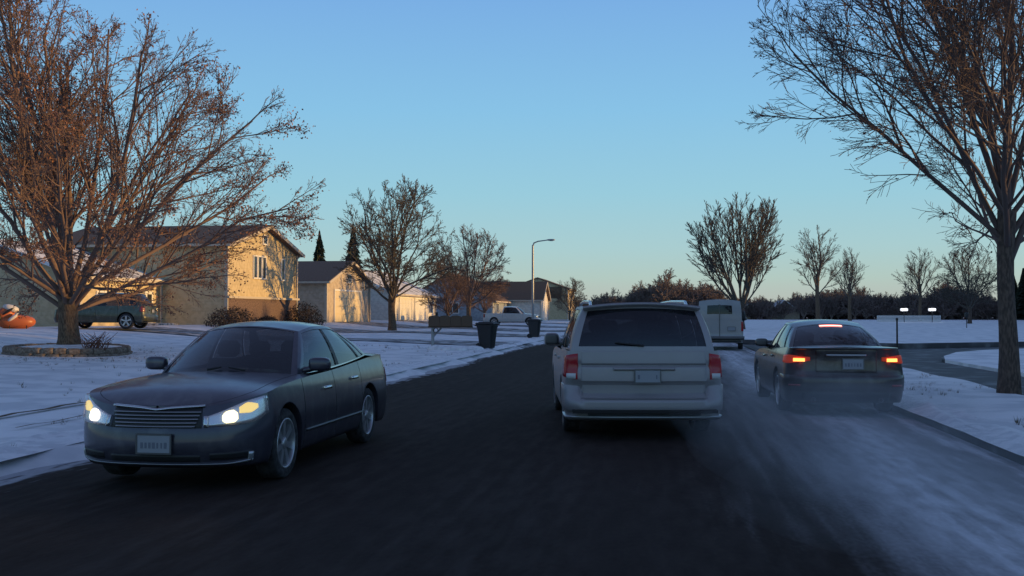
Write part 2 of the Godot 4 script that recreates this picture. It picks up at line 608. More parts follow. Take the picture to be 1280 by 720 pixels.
func ridge(x: float, z0: float, z1: float, h: float, w: float, seed_: int) -> void:
	var f := FastNoiseLite.new()
	f.seed = seed_
	f.frequency = 0.35
	var mb := MB.new()
	var rows := []
	for z in seq(z0, z1, 0.35):
		var r := PackedVector3Array()
		for k in 9:
			var t := k / 8.0
			var hh := h * sin(PI * t) * clampf(0.55 + 1.2 * f.get_noise_2d(z, k * 0.8), 0.0, 1.5)
			r.append(Vector3(x + (t - 0.5) * w + 0.1 * f.get_noise_2d(z * 0.6, 40.0), 0.1 + hh, z))
		rows.append(r)
	mb.grid(rows)
	var o := part(numbered("ploughed_snow"), mb, M.snow_fine, self)
	o.set_meta("kind", "stuff")
	tag(o, ["low broken ridge of ploughed snow along the yards' kerb", "low ridge of ploughed snow along the kerb by the bare tree", "low ridge of ploughed snow beyond the side street"][seed_ - 5], "snow")

func road_material() -> StandardMaterial3D:
	var w := 512
	var h := 1536
	var n1 := noise_image(512, 91, 0.008, 5)
	var n2 := noise_image(512, 92, 0.05, 4)
	var n3 := noise_image(256, 93, 0.2, 2)
	var im := Image.create(w, h, false, Image.FORMAT_RGB8)
	var hm := Image.create(w, h, false, Image.FORMAT_RGB8)
	for y in h:
		for x in w:
			var lat := -6.5 + 10.3 * (x + 0.5) / w
			var a := n1.get_pixel(x, (y * 512 / h) % 512).r - 0.5
			var b := n2.get_pixel((x * 2) % 512, y % 512).r - 0.5
			var f := n3.get_pixel((x * 3) % 256, (y * 2) % 256).r - 0.5
			# a packed strip on the shoulder, a wheel track beyond it, and thin grains swept along the lane beside it
			var st := n2.get_pixel((x * 2) % 512, (y / 5) % 512).r - 0.5
			var s := 0.34 * smoothstep(0.5, 2.2, lat + 1.7 * a + 0.8 * st + 0.3 * f)
			s += 0.55 * exp(-pow((lat - 2.5 + 0.9 * a) / 0.5, 2.0)) * clampf(0.8 + 0.9 * st + 0.6 * b, 0.0, 1.0)
			s += 0.5 * smoothstep(3.3, 3.8, lat + 0.8 * st + 0.3 * b)
			s = maxf(s, 0.7 * smoothstep(-6.05, -6.45, lat + 0.9 * a + 0.8 * b))
			s = clampf(s + 0.35 * s * f + 0.3 * s * b, 0.0, 1.0)
			var asphalt := Color(0.023, 0.0155, 0.0128).lerp(Color(0.038, 0.0275, 0.0235), clampf(0.5 + 0.8 * a + 0.9 * b + 0.7 * f, 0.0, 1.0))
			# worn wheel paths, dried salt between them
			var path := exp(-pow((lat + 2.35) / 0.3, 2.0)) + exp(-pow((lat + 4.05) / 0.3, 2.0)) + exp(-pow((lat + 0.3) / 0.3, 2.0))
			asphalt = asphalt.lerp(Color(0.065, 0.053, 0.048), clampf((0.1 + 0.6 * st + 0.4 * b) * (1.0 - path), 0.0, 0.4))
			im.set_pixel(x, y, asphalt.lerp(Color(0.62, 0.64, 0.68), s).linear_to_srgb())
			var g := clampf(0.35 + 0.4 * f + 0.3 * b + 0.3 * s, 0.0, 1.0)
			hm.set_pixel(x, y, Color(g, g, g))
	var m := mat(Color(1, 1, 1), 0.92)
	m.metallic_specular = 0.25
	m.albedo_texture = ImageTexture.create_from_image(im)
	bump(m, hm, 0.8)
	return m

# ---------------------------------------------------------------- vehicles
# A car's shell: an outline in plan (tail arc u 0..1, flank 1..2, nose arc 2..3), a height, and an inward offset that depends on both.
class Shell:
	var W := 0.9
	var lf := 2.4
	var lr := 2.4
	var ef := 0.5
	var er := 0.4
	var nf := 2.6
	var nr := 3.0
	var sf := 1.4
	var sr := -1.4
	var rw := 0.33
	var ra := 0.38
	var bot := 0.22
	var top: Array = []
	var ps: Array = []
	var pf: Array = []
	var pr: Array = []
	var crown: Array = []
	# greenhouse: s at the centre and the edge, half width
	var wb: Array = []
	var wt: Array = []
	var bb: Array = []
	var bt: Array = []
	var rail: Array = []
	var rc := 0.06
	var bulge := 0.025

	static func curve(l: Array, t: float) -> float:
		var n := l.size()
		if t <= l[0][0]:
			return l[0][1]
		if t >= l[n - 1][0]:
			return l[n - 1][1]
		var k := 0
		while t > l[k + 1][0]:
			k += 1
		var x0: float = l[k][0]
		var x1: float = l[k + 1][0]
		var y0: float = l[k][1]
		var y1: float = l[k + 1][1]
		var h := x1 - x0
		var d := (y1 - y0) / h
		var m0 := d
		var m1 := d
		if k > 0:
			var dp: float = (y0 - l[k - 1][1]) / (x0 - l[k - 1][0])
			m0 = 0.0 if dp * d <= 0.0 else 2.0 * dp * d / (dp + d)
		if k < n - 2:
			var dn: float = (l[k + 2][1] - y1) / (l[k + 2][0] - x1)
			m1 = 0.0 if dn * d <= 0.0 else 2.0 * dn * d / (dn + d)
		var q := (t - x0) / h
		return (2 * q * q * q - 3 * q * q + 1) * y0 + (q * q * q - 2 * q * q + q) * h * m0 + (-2 * q * q * q + 3 * q * q) * y1 + (q * q * q - q * q) * h * m1

	func ur(x: float) -> float:
		return asin(pow(clampf(x / W, 0.0, 1.0), nr / 2.0)) * 2.0 / PI

	func uf(x: float) -> float:
		return 3.0 - asin(pow(clampf(x / W, 0.0, 1.0), nf / 2.0)) * 2.0 / PI

	func us(s: float) -> float:
		return 1.0 + clampf((s + lr - er) / (lf - ef + lr - er), 0.0, 1.0)

	# x, s, and the outward normal in plan
	func plan(u: float) -> Array:
		if u < 1.0:
			var a := u * PI / 2
			var x := W * pow(sin(a), 2.0 / nr)
			var c := pow(cos(a), 2.0 / nr)
			var nn := Vector2(pow(x / W, nr - 1.0) / W, -pow(c, nr - 1.0) / er).normalized()
			return [x, -lr + er * (1.0 - c), nn.x, nn.y]
		if u > 2.0:
			var a := (3.0 - u) * PI / 2
			var x := W * pow(sin(a), 2.0 / nf)
			var c := pow(maxf(cos(a), 0.0), 2.0 / nf)
			var nn := Vector2(pow(x / W, nf - 1.0) / W, pow(c, nf - 1.0) / ef).normalized()
			return [x, lf - ef * (1.0 - c), nn.x, nn.y]
		return [W, lerpf(-lr + er, lf - ef, u - 1.0), 1.0, 0.0]

	func s_at(u: float) -> float:
		return plan(u)[1]

	func ytop(u: float) -> float:
		return curve(top, s_at(u))

	func ybot(u: float) -> float:
		var s := s_at(u)
		var y := bot
		for w in [sf, sr]:
			var d := absf(s - w)
			if d < ra:
				y = maxf(y, rw + sqrt(ra * ra - d * d))
		return minf(y, ytop(u) - 0.02)

	func at(u: float, y: float, off := 0.0, side := 1.0) -> Vector3:
		var p := plan(u)
		var e: float = p[3] * p[3]
		var o := lerpf(curve(ps, y), curve(pf if p[3] > 0.0 else pr, y), e) + off
		return Vector3(side * maxf(p[0] + p[2] * o, 0.0), y, -(p[1] + p[3] * o))

	# height of bonnet and boot lid at a share f of the half width
	func deck(u: float, f: float) -> Vector3:
		var e := at(u, ytop(u))
		var cr := curve(crown, -e.z)
		return Vector3(e.x * f, e.y + cr * (1.0 - f * f), e.z)

	func deck_y(x: float, s: float) -> float:
		var xe := maxf(at(us(s), curve(top, s)).x, 0.1)
		return curve(top, s) + curve(crown, s) * (1.0 - pow(minf(x / xe, 1.0), 2.0))

	# greenhouse: q 0..1 windscreen from its middle out, 1..2 flank to the back, 2..3 rear glass to its middle; v from belt to roof
	func house(q: float, v: float, off := 0.0, side := 1.0) -> Vector3:
		var b: Vector3
		var t: Vector3
		var o := Vector3.ZERO
		if q <= 1.0 or q >= 2.0:
			var f := q if q <= 1.0 else 3.0 - q
			var B: Array = wb if q <= 1.0 else bb
			var T: Array = wt if q <= 1.0 else bt
			var p := 0.0 if q <= 1.0 else 1.0
			var s := lerpf(B[0], B[1], f * f)
			b = Vector3(B[2] * f, deck_y(B[2] * f, s) - 0.006, -s)
			t = Vector3(T[2] * f, curve(rail, p) + rc * (1.0 - f * f), -lerpf(T[0], T[1], f * f))
			o = Vector3(0.3 * f, 0.5, -0.8 if q <= 1.0 else 0.8).normalized()
		else:
			var p := q - 1.0
			var s := lerpf(wb[1], bb[1], p)
			var x := lerpf(wb[2], bb[2], p) + 0.05 * 4.0 * p * (1.0 - p) * clampf(W - 0.05 - lerpf(wb[2], bb[2], p), 0.0, 0.06) / 0.06
			b = Vector3(x, deck_y(x, s) - 0.006, -s)
			t = Vector3(lerpf(wt[2], bt[2], p) + 0.1 * p * (1.0 - p), curve(rail, p), -lerpf(wt[1], bt[1], p))
			o = Vector3(1, 0.35, 0).normalized()
		var r := b.lerp(t, v) + o * (bulge * 4.0 * v * (1.0 - v) + off)
		return Vector3(r.x * side, r.y, r.z)

func val(y, u: float) -> float:
	return Shell.curve(y, u) if y is Array else float(y)

# a piece lying on the shell between two u and two heights, standing proud by off
func shell_patch(mb: MB, sh: Shell, side: float, u0: float, u1: float, y0, y1, off: float, nu := 10, nv := 4, sunk := -0.012) -> void:
	var rows := []
	for j in nv + 3:
		var r := PackedVector3Array()
		for i in nu + 3:
			var fi := clampf((i - 1.0) / nu, 0.0, 1.0)
			var fj := clampf((j - 1.0) / nv, 0.0, 1.0)
			var u := lerpf(u0, u1, fi)
			var edge := i == 0 or i == nu + 2 or j == 0 or j == nv + 2
			r.append(sh.at(u, lerpf(val(y0, u), val(y1, u), fj), sunk if edge else off, side))
		rows.append(r)
	mb.grid(rows, side > 0)
	mb.seam()

func house_patch(mb: MB, sh: Shell, side: float, q0: float, q1: float, v0: float, v1: float, off := 0.0, nu := 8, nv := 6) -> void:
	var rows := []
	for j in nv + 1:
		var r := PackedVector3Array()
		for i in nu + 1:
			r.append(sh.house(lerpf(q0, q1, float(i) / nu), lerpf(v0, v1, float(j) / nv), off, side))
		rows.append(r)
	mb.grid(rows, side < 0)
	mb.seam()

func flank(mb: MB, sh: Shell, side: float, u0: float, u1: float) -> void:
	var us := []
	var n := maxi(2, int(ceil((minf(u1, 1.0) - minf(u0, 1.0)) * 14.0 + (clampf(u1, 1.0, 2.0) - clampf(u0, 1.0, 2.0)) * 60.0 + (maxf(u1, 2.0) - maxf(u0, 2.0)) * 14.0)))
	for i in n + 1:
		us.append(lerpf(u0, u1, float(i) / n))
	for w in [sh.sf, sh.sr]:
		var hc := sqrt(maxf(sh.ra * sh.ra - pow(sh.bot - sh.rw, 2.0), 0.0001))
		for k in 25:
			var s: float = w - sh.ra * cos(PI * k / 24.0)
			us.append(sh.us(s))
		us.append(sh.us(w - hc - 0.002))
		us.append(sh.us(w + hc + 0.002))
	us.sort()
	var cols := []
	for u in us:
		if u >= u0 - 1e-6 and u <= u1 + 1e-6 and (cols.is_empty() or u - cols[-1] > 0.0008):
			cols.append(u)
	var rows := []
	var nv := 18
	for j in nv + 2:
		var r := PackedVector3Array()
		for u in cols:
			var yb := sh.ybot(u)
			if j == 0:
				r.append(sh.at(u, yb, -0.07, side))
			else:
				r.append(sh.at(u, lerpf(yb, sh.ytop(u), (j - 1.0) / nv), 0.0, side))
		rows.append(r)
	mb.grid(rows, side > 0)
	mb.seam()

func lid(mb: MB, sh: Shell, u0: float, u1: float, f0: float, f1: float, nu := 24, nf := 12, lift := 0.0) -> void:
	var rows := []
	for i in nu + 1:
		var r := PackedVector3Array()
		for j in nf + 1:
			var u := lerpf(u0, u1, float(i) / nu)
			var f := lerpf(f0, f1, float(j) / nf)
			var p := sh.deck(u, absf(f))
			r.append(Vector3(p.x * signf(f), p.y + lift, p.z))
		rows.append(r)
	mb.grid(rows)

func wheel_meshes(r: float, width: float, spokes: int) -> Array:
	var tyre := MB.new()
	var b := Basis(Vector3(0, 0, 1), -PI / 2)
	var h := width / 2
	tyre.lathe([[r * 0.7, -h * 0.9], [r * 0.76, -h], [r * 0.92, -h], [r * 0.985, -h * 0.82], [r, -h * 0.5], [r, h * 0.5], [r * 0.985, h * 0.82], [r * 0.92, h], [r * 0.76, h], [r * 0.7, h * 0.9]], 32, Vector3.ZERO, b)
	var rim := MB.new()
	rim.lathe([[r * 0.72, h * 0.75], [r * 0.72, h * 0.97], [r * 0.68, h], [r * 0.65, h * 0.9], [r * 0.63, h * 0.2], [r * 0.62, -h * 0.8]], 32, Vector3.ZERO, b)
	rim.lathe([[r * 0.17, h * 0.2], [r * 0.17, h * 0.82], [r * 0.13, h * 0.9], [0.001, h * 0.9]], 14, Vector3.ZERO, b)
	for k in spokes:
		var a := TAU * k / spokes
		var d := Vector3(0, cos(a), sin(a))
		var sd := Vector3(0, -sin(a), cos(a))
		var p0 := d * r * 0.1 + Vector3(h * 0.76, 0, 0)
		var p1 := d * r * 0.68 + Vector3(h * 0.82, 0, 0)
		var w0 := r * 0.075
		var w1 := r * 0.11
		var bk := Vector3(-h * 0.35, 0, 0)
		rim.quad(p0 - sd * w0, p1 - sd * w1, p1 + sd * w1, p0 + sd * w0)
		rim.quad(p0 - sd * w0 + bk, p1 - sd * w1 + bk, p1 - sd * w1, p0 - sd * w0)
		rim.quad(p0 + sd * w0, p1 + sd * w1, p1 + sd * w1 + bk, p0 + sd * w0 + bk)
	var hub := MB.new()
	hub.lathe([[r * 0.6, -h * 0.3], [r * 0.1, -h * 0.25], [0.001, -h * 0.25]], 18, Vector3.ZERO, b)
	return [tyre.mesh(), rim.mesh(), hub.mesh()]

# everything that all the cars share; opt: body, glass, rear_glass, rim, spokes, doors (s of the joints), windows (q pairs), bonnet (bool)
func make_car(called: String, label: String, category: String, sh: Shell, opt: Dictionary) -> Node3D:
	var root := thing(called, label, category, Vector3.ZERO, 0.0, opt.get("group", ""))
	var body: Material = opt.body
	var joints: Array = opt.doors
	var edges := [0.0]
	for s in joints:
		edges.append(sh.us(s))
	edges.append(3.0)
	var names: Array = opt.get("panels", ["rear_quarter", "rear_door", "front_door", "front_fender"])
	var gap := 0.0016
	for side in [1.0, -1.0]:
		for k in edges.size() - 1:
			var mb := MB.new()
			flank(mb, sh, side, edges[k] + (gap if k > 0 else 0.0), edges[k + 1] - (gap if k < edges.size() - 2 else 0.0))
			var pn := part(names[k], mb, body, root)
			if names[k].ends_with("door"):
				var hd := MB.new()
				var u: float = edges[k] + 0.05
				var y: float = sh.ytop(u) - opt.get("handle_drop", 0.12)
				shell_patch(hd, sh, side, u, u + 0.055, y - 0.016, y + 0.016, 0.03, 6, 2, 0.0)
				part("handle", hd, opt.get("handle", body), pn)
	# bonnet and boot lid, with fender tops beside them
	var uc := sh.us(sh.wb[1] - 0.12)
	var ub := sh.us(sh.bb[1] + 0.1)
	var hood := MB.new()
	var hf: float = opt.get("hood_f", 0.86)
	lid(hood, sh, uc, 2.995, -hf, hf, 30, 16)
	part("bonnet", hood, body, root)
	for side in [1.0, -1.0]:
		var ft := MB.new()
		lid(ft, sh, uc, 2.999, side * (hf + 0.008), side, 30, 3)
		part("fender_top", ft, body, root)
	var bl := MB.new()
	lid(bl, sh, 0.002, ub, -1.0, 1.0, 20, 14)
	if opt.get("boot", true):
		part("boot_lid", bl, body, root)
	# greenhouse
	var wins: Array = opt.windows
	var v0: float = opt.get("v0", 0.04)
	var v1: float = opt.get("v1", 0.93)
	for side in [1.0, -1.0]:
		var pil := MB.new()
		house_patch(pil, sh, side, 0.93, 1.0, 0.0, 1.0, 0.0, 2, 8)
		house_patch(pil, sh, side, 2.0, opt.get("back_q", 2.08), 0.0, 1.0, 0.0, 4, 8)
		var q := 1.0
		for w in wins:
			if w[0] - q > 0.001:
				if opt.get("black_pillar", true) and q > 1.2 and w[0] - q < 0.09:
					var bp := MB.new()
					house_patch(bp, sh, side, q, w[0], v0, v1, 0.0, 2, 8)
					part("door_pillar", bp, M.black_plastic, root)
					house_patch(pil, sh, side, q, w[0], 0.0, v0, 0.0, 2, 2)
					house_patch(pil, sh, side, q, w[0], v1, 1.0, 0.0, 2, 2)
				else:
					house_patch(pil, sh, side, q, w[0], 0.0, 1.0, 0.0, 4, 8)
			house_patch(pil, sh, side, w[0], w[1], 0.0, v0, 0.0, 8, 1)
			house_patch(pil, sh, side, w[0], w[1], v1, 1.0, 0.0, 8, 2)
			var sg := MB.new()
			house_patch(sg, sh, side, w[0], w[1], v0, v1, -0.008, 8, 6)
			part("side_window", sg, w[2] if w.size() > 2 else opt.glass, root)
			q = w[1]
		house_patch(pil, sh, side, q, 2.0, 0.0, 1.0, 0.0, 4, 8)
		part("pillar", pil, body, root)
	var ws := MB.new()
	var bg := MB.new()
	var bq: float = opt.get("back_q", 2.08)
	var bv: Array = opt.get("back_v", [0.03, 0.95])
	var cap := MB.new()
	for side in [1.0, -1.0]:
		house_patch(ws, sh, side, 0.0, 0.93, 0.0, 0.97, -0.006, 10, 8)
		house_patch(bg, sh, side, bq, 3.0, bv[0], bv[1], -0.006, 10, 8)
		house_patch(cap, sh, side, 0.0, 0.93, 0.97, 1.0, 0.0, 10, 1)
		house_patch(cap, sh, side, bq, 3.0, bv[1], 1.0, 0.0, 10, 2)
		house_patch(cap, sh, side, bq, 3.0, 0.0, bv[0], 0.0, 10, 2)
	part("windscreen", ws, opt.glass, root)
	part("rear_window", bg, opt.get("rear_glass", opt.glass), root)
	# roof
	var rows := []
	for i in 17:
		var p := i / 16.0
		var r := PackedVector3Array()
		for j in 17:
			var f := -1.0 + j / 8.0
			var t := sh.house(1.0 + p, 1.0)
			var s := lerpf(lerpf(sh.wt[0], sh.wt[1], f * f), lerpf(sh.bt[0], sh.bt[1], f * f), p)
			r.append(Vector3(f * t.x, Shell.curve(sh.rail, p) + sh.rc * (1.0 - f * f), -s))
		rows.append(r)
	cap.grid(rows)
	part("roof", cap, opt.get("roof", body), root)
	# cabin: floor, dashboard, seats
	var cb := MB.new()
	var ss: float = sh.us(0.0)
	cb.box(Vector3(0, 0.36, -(sh.wb[1] + sh.bb[1]) / 2), Vector3(sh.W * 1.8, 0.04, sh.wb[1] - sh.bb[1] + 0.6))
	var dy := sh.deck_y(0.3, sh.wb[1]) - 0.04
	cb.cbox(Vector3(0, dy - 0.2, -(sh.wb[1] + 0.02)), Vector3(sh.wb[2] * 1.9, 0.4, 0.5), 0.08)
	cb.cbox(Vector3(0, sh.deck_y(0.3, sh.bb[1]) - 0.2, -(sh.bb[1] + 0.25)), Vector3(sh.bb[2] * 1.8, 0.3, 0.5), 0.05)
	part("cabin", cb, M.interior, root)
	for srow in opt.get("seats", []):
		for x in [-0.37, 0.37]:
			var st := MB.new()
			var lean := Basis(Vector3.RIGHT, 0.2)
			st.cbox(Vector3(x, srow[1], -srow[0] + 0.0), Vector3(0.48, 0.66, 0.14), 0.06, lean)
			st.cbox(Vector3(x, srow[1] + 0.43, -srow[0] + 0.09), Vector3(0.26, 0.19, 0.1), 0.045, lean)
			st.cbox(Vector3(x, srow[1] - 0.3, -srow[0] - 0.28), Vector3(0.5, 0.16, 0.5), 0.06)
			part("seat", st, M.seat, root)
	var sw := MB.new()
	var ring := PackedVector3Array()
	var rr := PackedFloat32Array()
	for k in 21:
		var a := TAU * k / 20
		ring.append(Vector3(-0.37 + 0.19 * cos(a), dy + 0.03 + 0.175 * sin(a), -(sh.wb[1] - 0.42) - 0.07 * sin(a)))
		rr.append(0.016)
	sw.tube(ring, rr, 6)
	part("steering_wheel", sw, M.black_plastic, root)
	# underbody and wheel wells
	var un := MB.new()
	un.cbox(Vector3(0, (sh.bot + 0.42) / 2, 0), Vector3((sh.W - 0.24) * 2, 0.42 - sh.bot, (minf(sh.lf, sh.lr) - 0.25) * 2), 0.03)
	part("underbody", un, M.black_plastic, root)
	var wm := wheel_meshes(sh.rw, opt.get("tyre_w", 0.21), opt.get("spokes", 7))
	for ax in [sh.sf, sh.sr]:
		for side in [1.0, -1.0]:
			var wells := MB.new()
			var r2 := []
			for x in [sh.W - 0.06, sh.W - 0.34]:
				var row := PackedVector3Array()
				for k in 17:
					var a := PI * k / 16.0
					row.append(Vector3(side * x, sh.rw + (sh.ra + 0.015) * sin(a), -(ax + (sh.ra + 0.015) * cos(a))))
				r2.append(row)
			wells.grid(r2)
			wells.box(Vector3(side * (sh.W - 0.35), (sh.rw + sh.ra + sh.bot) / 2, -ax), Vector3(0.02, sh.rw + sh.ra - sh.bot, 2 * sh.ra))
			part("wheel_well", wells, M.black_plastic, root)
			var wh := Node3D.new()
			wh.name = "wheel"
			root.add_child(wh, true)
			wh.position = Vector3(side * (sh.W - opt.get("tyre_w", 0.21) / 2 - 0.025), sh.rw, -ax)
			wh.rotation.y = 0.0 if side > 0 else PI
			if ax == sh.sf:
				wh.rotation.y += opt.get("steer", 0.0)
			inst("tyre", wm[0], M.rubber, wh)
			inst("rim", wm[1], opt.get("rim", M.rim), wh)
			inst("brake_disc", wm[2], M.rim_dark, wh)
	# door mirrors
	var mq: float = opt.get("mirror_q", 1.07)
	for side in [1.0, -1.0]:
		var mm := MB.new()
		var p := sh.house(mq, 0.06, 0.0, side)
		var c := p + Vector3(side * 0.16, 0.07, 0.02)
		var ms: Vector3 = opt.get("mirror", Vector3(0.115, 0.072, 0.07))
		mm.ellipsoid(c, ms, 16, 0.6)
		mm.tube(PackedVector3Array([p + Vector3(-side * 0.03, 0, 0), c + Vector3(-side * 0.06, -0.04, 0)]), PackedFloat32Array([0.035, 0.03]), 8)
		var mo := part("door_mirror", mm, opt.get("mirror_mat", body), root)
		var mg := MB.new()
		mg.ellipsoid(c + Vector3(0, 0, ms.z * 0.8), Vector3(ms.x * 0.86, ms.y * 0.82, 0.02), 14, 0.5)
		part("mirror_glass", mg, M.rim_dark, mo)
	return root

func plate(parent: Node, at: Vector3, turn: float, tilt := 0.0, marks := 0) -> void:
	var mb := MB.new()
	var b := Basis(Vector3.UP, turn) * Basis(Vector3.RIGHT, tilt)
	mb.cbox(at, Vector3(0.31, 0.16, 0.012), 0.005, b)
	var pl := part("licence_plate", mb, M.plate, parent)
	var fr := MB.new()
	for e in [[Vector3(0, 0.083, 0), Vector3(0.33, 0.014, 0.02)], [Vector3(0, -0.083, 0), Vector3(0.33, 0.014, 0.02)], [Vector3(0.159, 0, 0), Vector3(0.014, 0.152, 0.02)], [Vector3(-0.159, 0, 0), Vector3(0.014, 0.152, 0.02)]]:
		fr.box(at + b * e[0], e[1], b)
	part("plate_frame", fr, M.rim_dark, pl)
	if marks > 0:
		for k in marks:
			var ch := MB.new()
			var mw := [0.022, 0.012, 0.026, 0.018, 0.024, 0.014, 0.02][(k * 3 + marks) % 7] as float
			ch.box(at + b * Vector3(-0.11 + 0.22 * k / maxf(marks - 1, 1), -0.012, 0.007), Vector3(mw, 0.05 + 0.3 * (mw - 0.018), 0.004), b)
			part("plate_print", ch, M.plate_mark, pl)

func lamp_light(parent: Node, called: String, at: Vector3, towards: Vector3, col: Color, energy: float, spot := true) -> void:
	var l: Light3D
	if spot:
		var s := SpotLight3D.new()
		s.spot_angle = 38.0
		s.spot_range = 40.0
		s.spot_attenuation = 2.0
		l = s
	else:
		var o := OmniLight3D.new()
		o.omni_range = 20.0
		o.omni_attenuation = 2.0
		l = o
	l.name = called
	l.light_color = col
	l.light_energy = energy
	l.light_size = 0.06
	l.shadow_enabled = true
	parent.add_child(l, true)
	l.position = at
	if spot:
		l.transform = l.transform.looking_at(at + towards, Vector3.UP)

# ---- the dark saloon that comes towards the camera
func saloon_dark() -> Node3D:
	var sh := Shell.new()
	sh.W = 0.905
	sh.lf = 2.42
	sh.lr = 2.42
	sh.ef = 0.62
	sh.er = 0.5
	sh.nf = 2.5
	sh.sf = 1.48
	sh.sr = -1.29
	sh.rw = 0.335
	sh.ra = 0.385
	sh.bot = 0.21
	sh.top = [[-2.42, 1.02], [-1.9, 1.05], [-1.3, 1.02], [0.0, 0.955], [0.9, 0.93], [1.5, 0.9], [2.0, 0.845], [2.25, 0.79], [2.42, 0.735]]
	sh.ps = [[0.2, -0.055], [0.3, -0.02], [0.55, 0.0], [0.72, -0.012], [0.86, -0.035], [1.02, -0.085]]
	sh.pf = [[0.2, -0.1], [0.26, -0.03], [0.42, 0.0], [0.52, -0.01], [0.62, -0.04], [0.74, -0.085], [0.86, -0.14]]
	sh.pr = [[0.2, -0.1], [0.35, -0.01], [0.6, 0.0], [0.8, -0.03], [1.0, -0.1]]
	sh.crown = [[-2.42, 0.03], [-1.3, 0.05], [1.0, 0.075], [1.9, 0.055], [2.42, 0.015]]
	sh.wb = [1.18, 0.82, 0.74]
	sh.wt = [0.32, 0.22, 0.53]
	sh.bb = [-2.02, -1.74, 0.71]
	sh.bt = [-1.16, -1.06, 0.52]
	sh.rail = [[0.0, 1.38], [0.35, 1.43], [0.65, 1.425], [1.0, 1.36]]
	sh.rc = 0.06
	var body := paint(Color(0.05, 0.047, 0.068), 0.4)
	var root := make_car("saloon_car", "dark slate saloon with lit headlights coming down the road", "car", sh, {"body": body, "glass": M.glass, "doors": [-0.98, 0.02, 1.02], "windows": [[1.05, 1.46], [1.5, 1.84], [1.86, 1.95]], "seats": [[0.05, 0.75], [-0.85, 0.72]], "spokes": 7, "handle": M.chrome, "handle_drop": 0.16})
	# grille: a dark mouth with chrome-edged bars and a winged badge line
	var g := MB.new()
	for side in [1.0, -1.0]:
		shell_patch(g, sh, side, sh.uf(0.43), 3.0, 0.565, [[sh.uf(0.43), 0.745], [3.0, 0.71]], 0.004, 8, 4)
	var gr := part("grille", g, M.black_plastic, root)
	for k in 5:
		var y := 0.572 + 0.031 * k
		var b := MB.new()
		for side in [1.0, -1.0]:
			var w := 0.42 - 0.012 * (4 - k)
			shell_patch(b, sh, side, sh.uf(w), 3.0, y, [[sh.uf(w), y + 0.017], [3.0, y + 0.013]], 0.02, 10, 2)
		part("grille_bar", b, M.grille_bar, gr)
	var wing := MB.new()
	for side in [1.0, -1.0]:
		shell_patch(wing, sh, side, sh.uf(0.45), 3.0, [[sh.uf(0.45), 0.75], [3.0 - 0.06, 0.728], [3.0, 0.712]], [[sh.uf(0.45), 0.768], [3.0 - 0.06, 0.75], [3.0, 0.735]], 0.022, 14, 2)
	part("badge_bar", wing, M.chrome, gr)
	# headlights
	for side in [1.0, -1.0]:
		var ua := sh.uf(0.47)
		var ub := sh.uf(0.885)
		var lo := [[ub, 0.68], [sh.uf(0.8), 0.605], [ua, 0.58]]
		var hi := [[ub, 0.83], [sh.uf(0.8), 0.795], [ua, 0.665]]
		var hs := MB.new()
		shell_patch(hs, sh, side, ub, ua, lo, hi, 0.004, 14, 6)
		var hl := part("headlight", hs, M.reflector, root)
		var co := MB.new()
		var uc := sh.uf(0.65)
		var bright: bool = side < 0
		var cc := sh.at(uc, 0.66, 0.012, side)
		shell_patch(co, sh, side, sh.uf(0.72), sh.uf(0.6), [[sh.uf(0.72), 0.64], [sh.uf(0.69), 0.612], [sh.uf(0.63), 0.606], [sh.uf(0.6), 0.63]], [[sh.uf(0.72), 0.69], [sh.uf(0.69), 0.718], [sh.uf(0.63), 0.705], [sh.uf(0.6), 0.67]], 0.016, 8, 6)
		part("headlight_bulb", co, M.head_core if bright else M.head_white, hl)
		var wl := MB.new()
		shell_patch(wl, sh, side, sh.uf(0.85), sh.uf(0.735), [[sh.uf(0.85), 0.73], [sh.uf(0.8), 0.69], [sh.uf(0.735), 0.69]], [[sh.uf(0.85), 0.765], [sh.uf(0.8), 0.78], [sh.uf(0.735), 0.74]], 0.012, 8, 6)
		part("headlight_bloom", wl, M.head_warm, hl)  # the headlight's warm bloom, put in as a glowing patch
		var ln := MB.new()
		shell_patch(ln, sh, side, ub, ua, lo, hi, 0.03, 14, 6)
		part("headlight_lens", ln, M.lens, hl)
		var tr := MB.new()
		shell_patch(tr, sh, side, ua - 0.012, ua + 0.02, 0.575, 0.67, 0.02, 3, 3)
		part("headlight_trim", tr, M.chrome, hl)
		lamp_light(root, "headlight_beam", cc + Vector3(0, 0, -0.1), Vector3(0, -0.06, -1), Color(1.0, 0.88, 0.66), 0.12)
	# lower intake, fog lamps, bright lip
	var it := MB.new()
	for side in [1.0, -1.0]:
		shell_patch(it, sh, side, sh.uf(0.42), 3.0, 0.265, 0.33, 0.004, 8, 3)
		shell_patch(it, sh, side, sh.uf(0.8), sh.uf(0.5), 0.285, [[sh.uf(0.8), 0.36], [sh.uf(0.5), 0.345]], 0.004, 6, 3)
	part("lower_intake", it, M.black_plastic, root)
	var lip := MB.new()
	for side in [1.0, -1.0]:
		shell_patch(lip, sh, side, sh.uf(0.82), 3.0, [[sh.uf(0.82), 0.262], [sh.uf(0.6), 0.238], [3.0, 0.238]], [[sh.uf(0.82), 0.282], [sh.uf(0.6), 0.252], [3.0, 0.25]], 0.014, 16, 2)
		shell_patch(lip, sh, side, sh.uf(0.82), sh.uf(0.79), 0.26, 0.345, 0.014, 3, 3)
	part("bumper_lip", lip, M.rim, root)
	plate(root, sh.at(3.0, 0.43, 0.02) + Vector3(-0.02, 0, 0), PI, 0.0, 7)
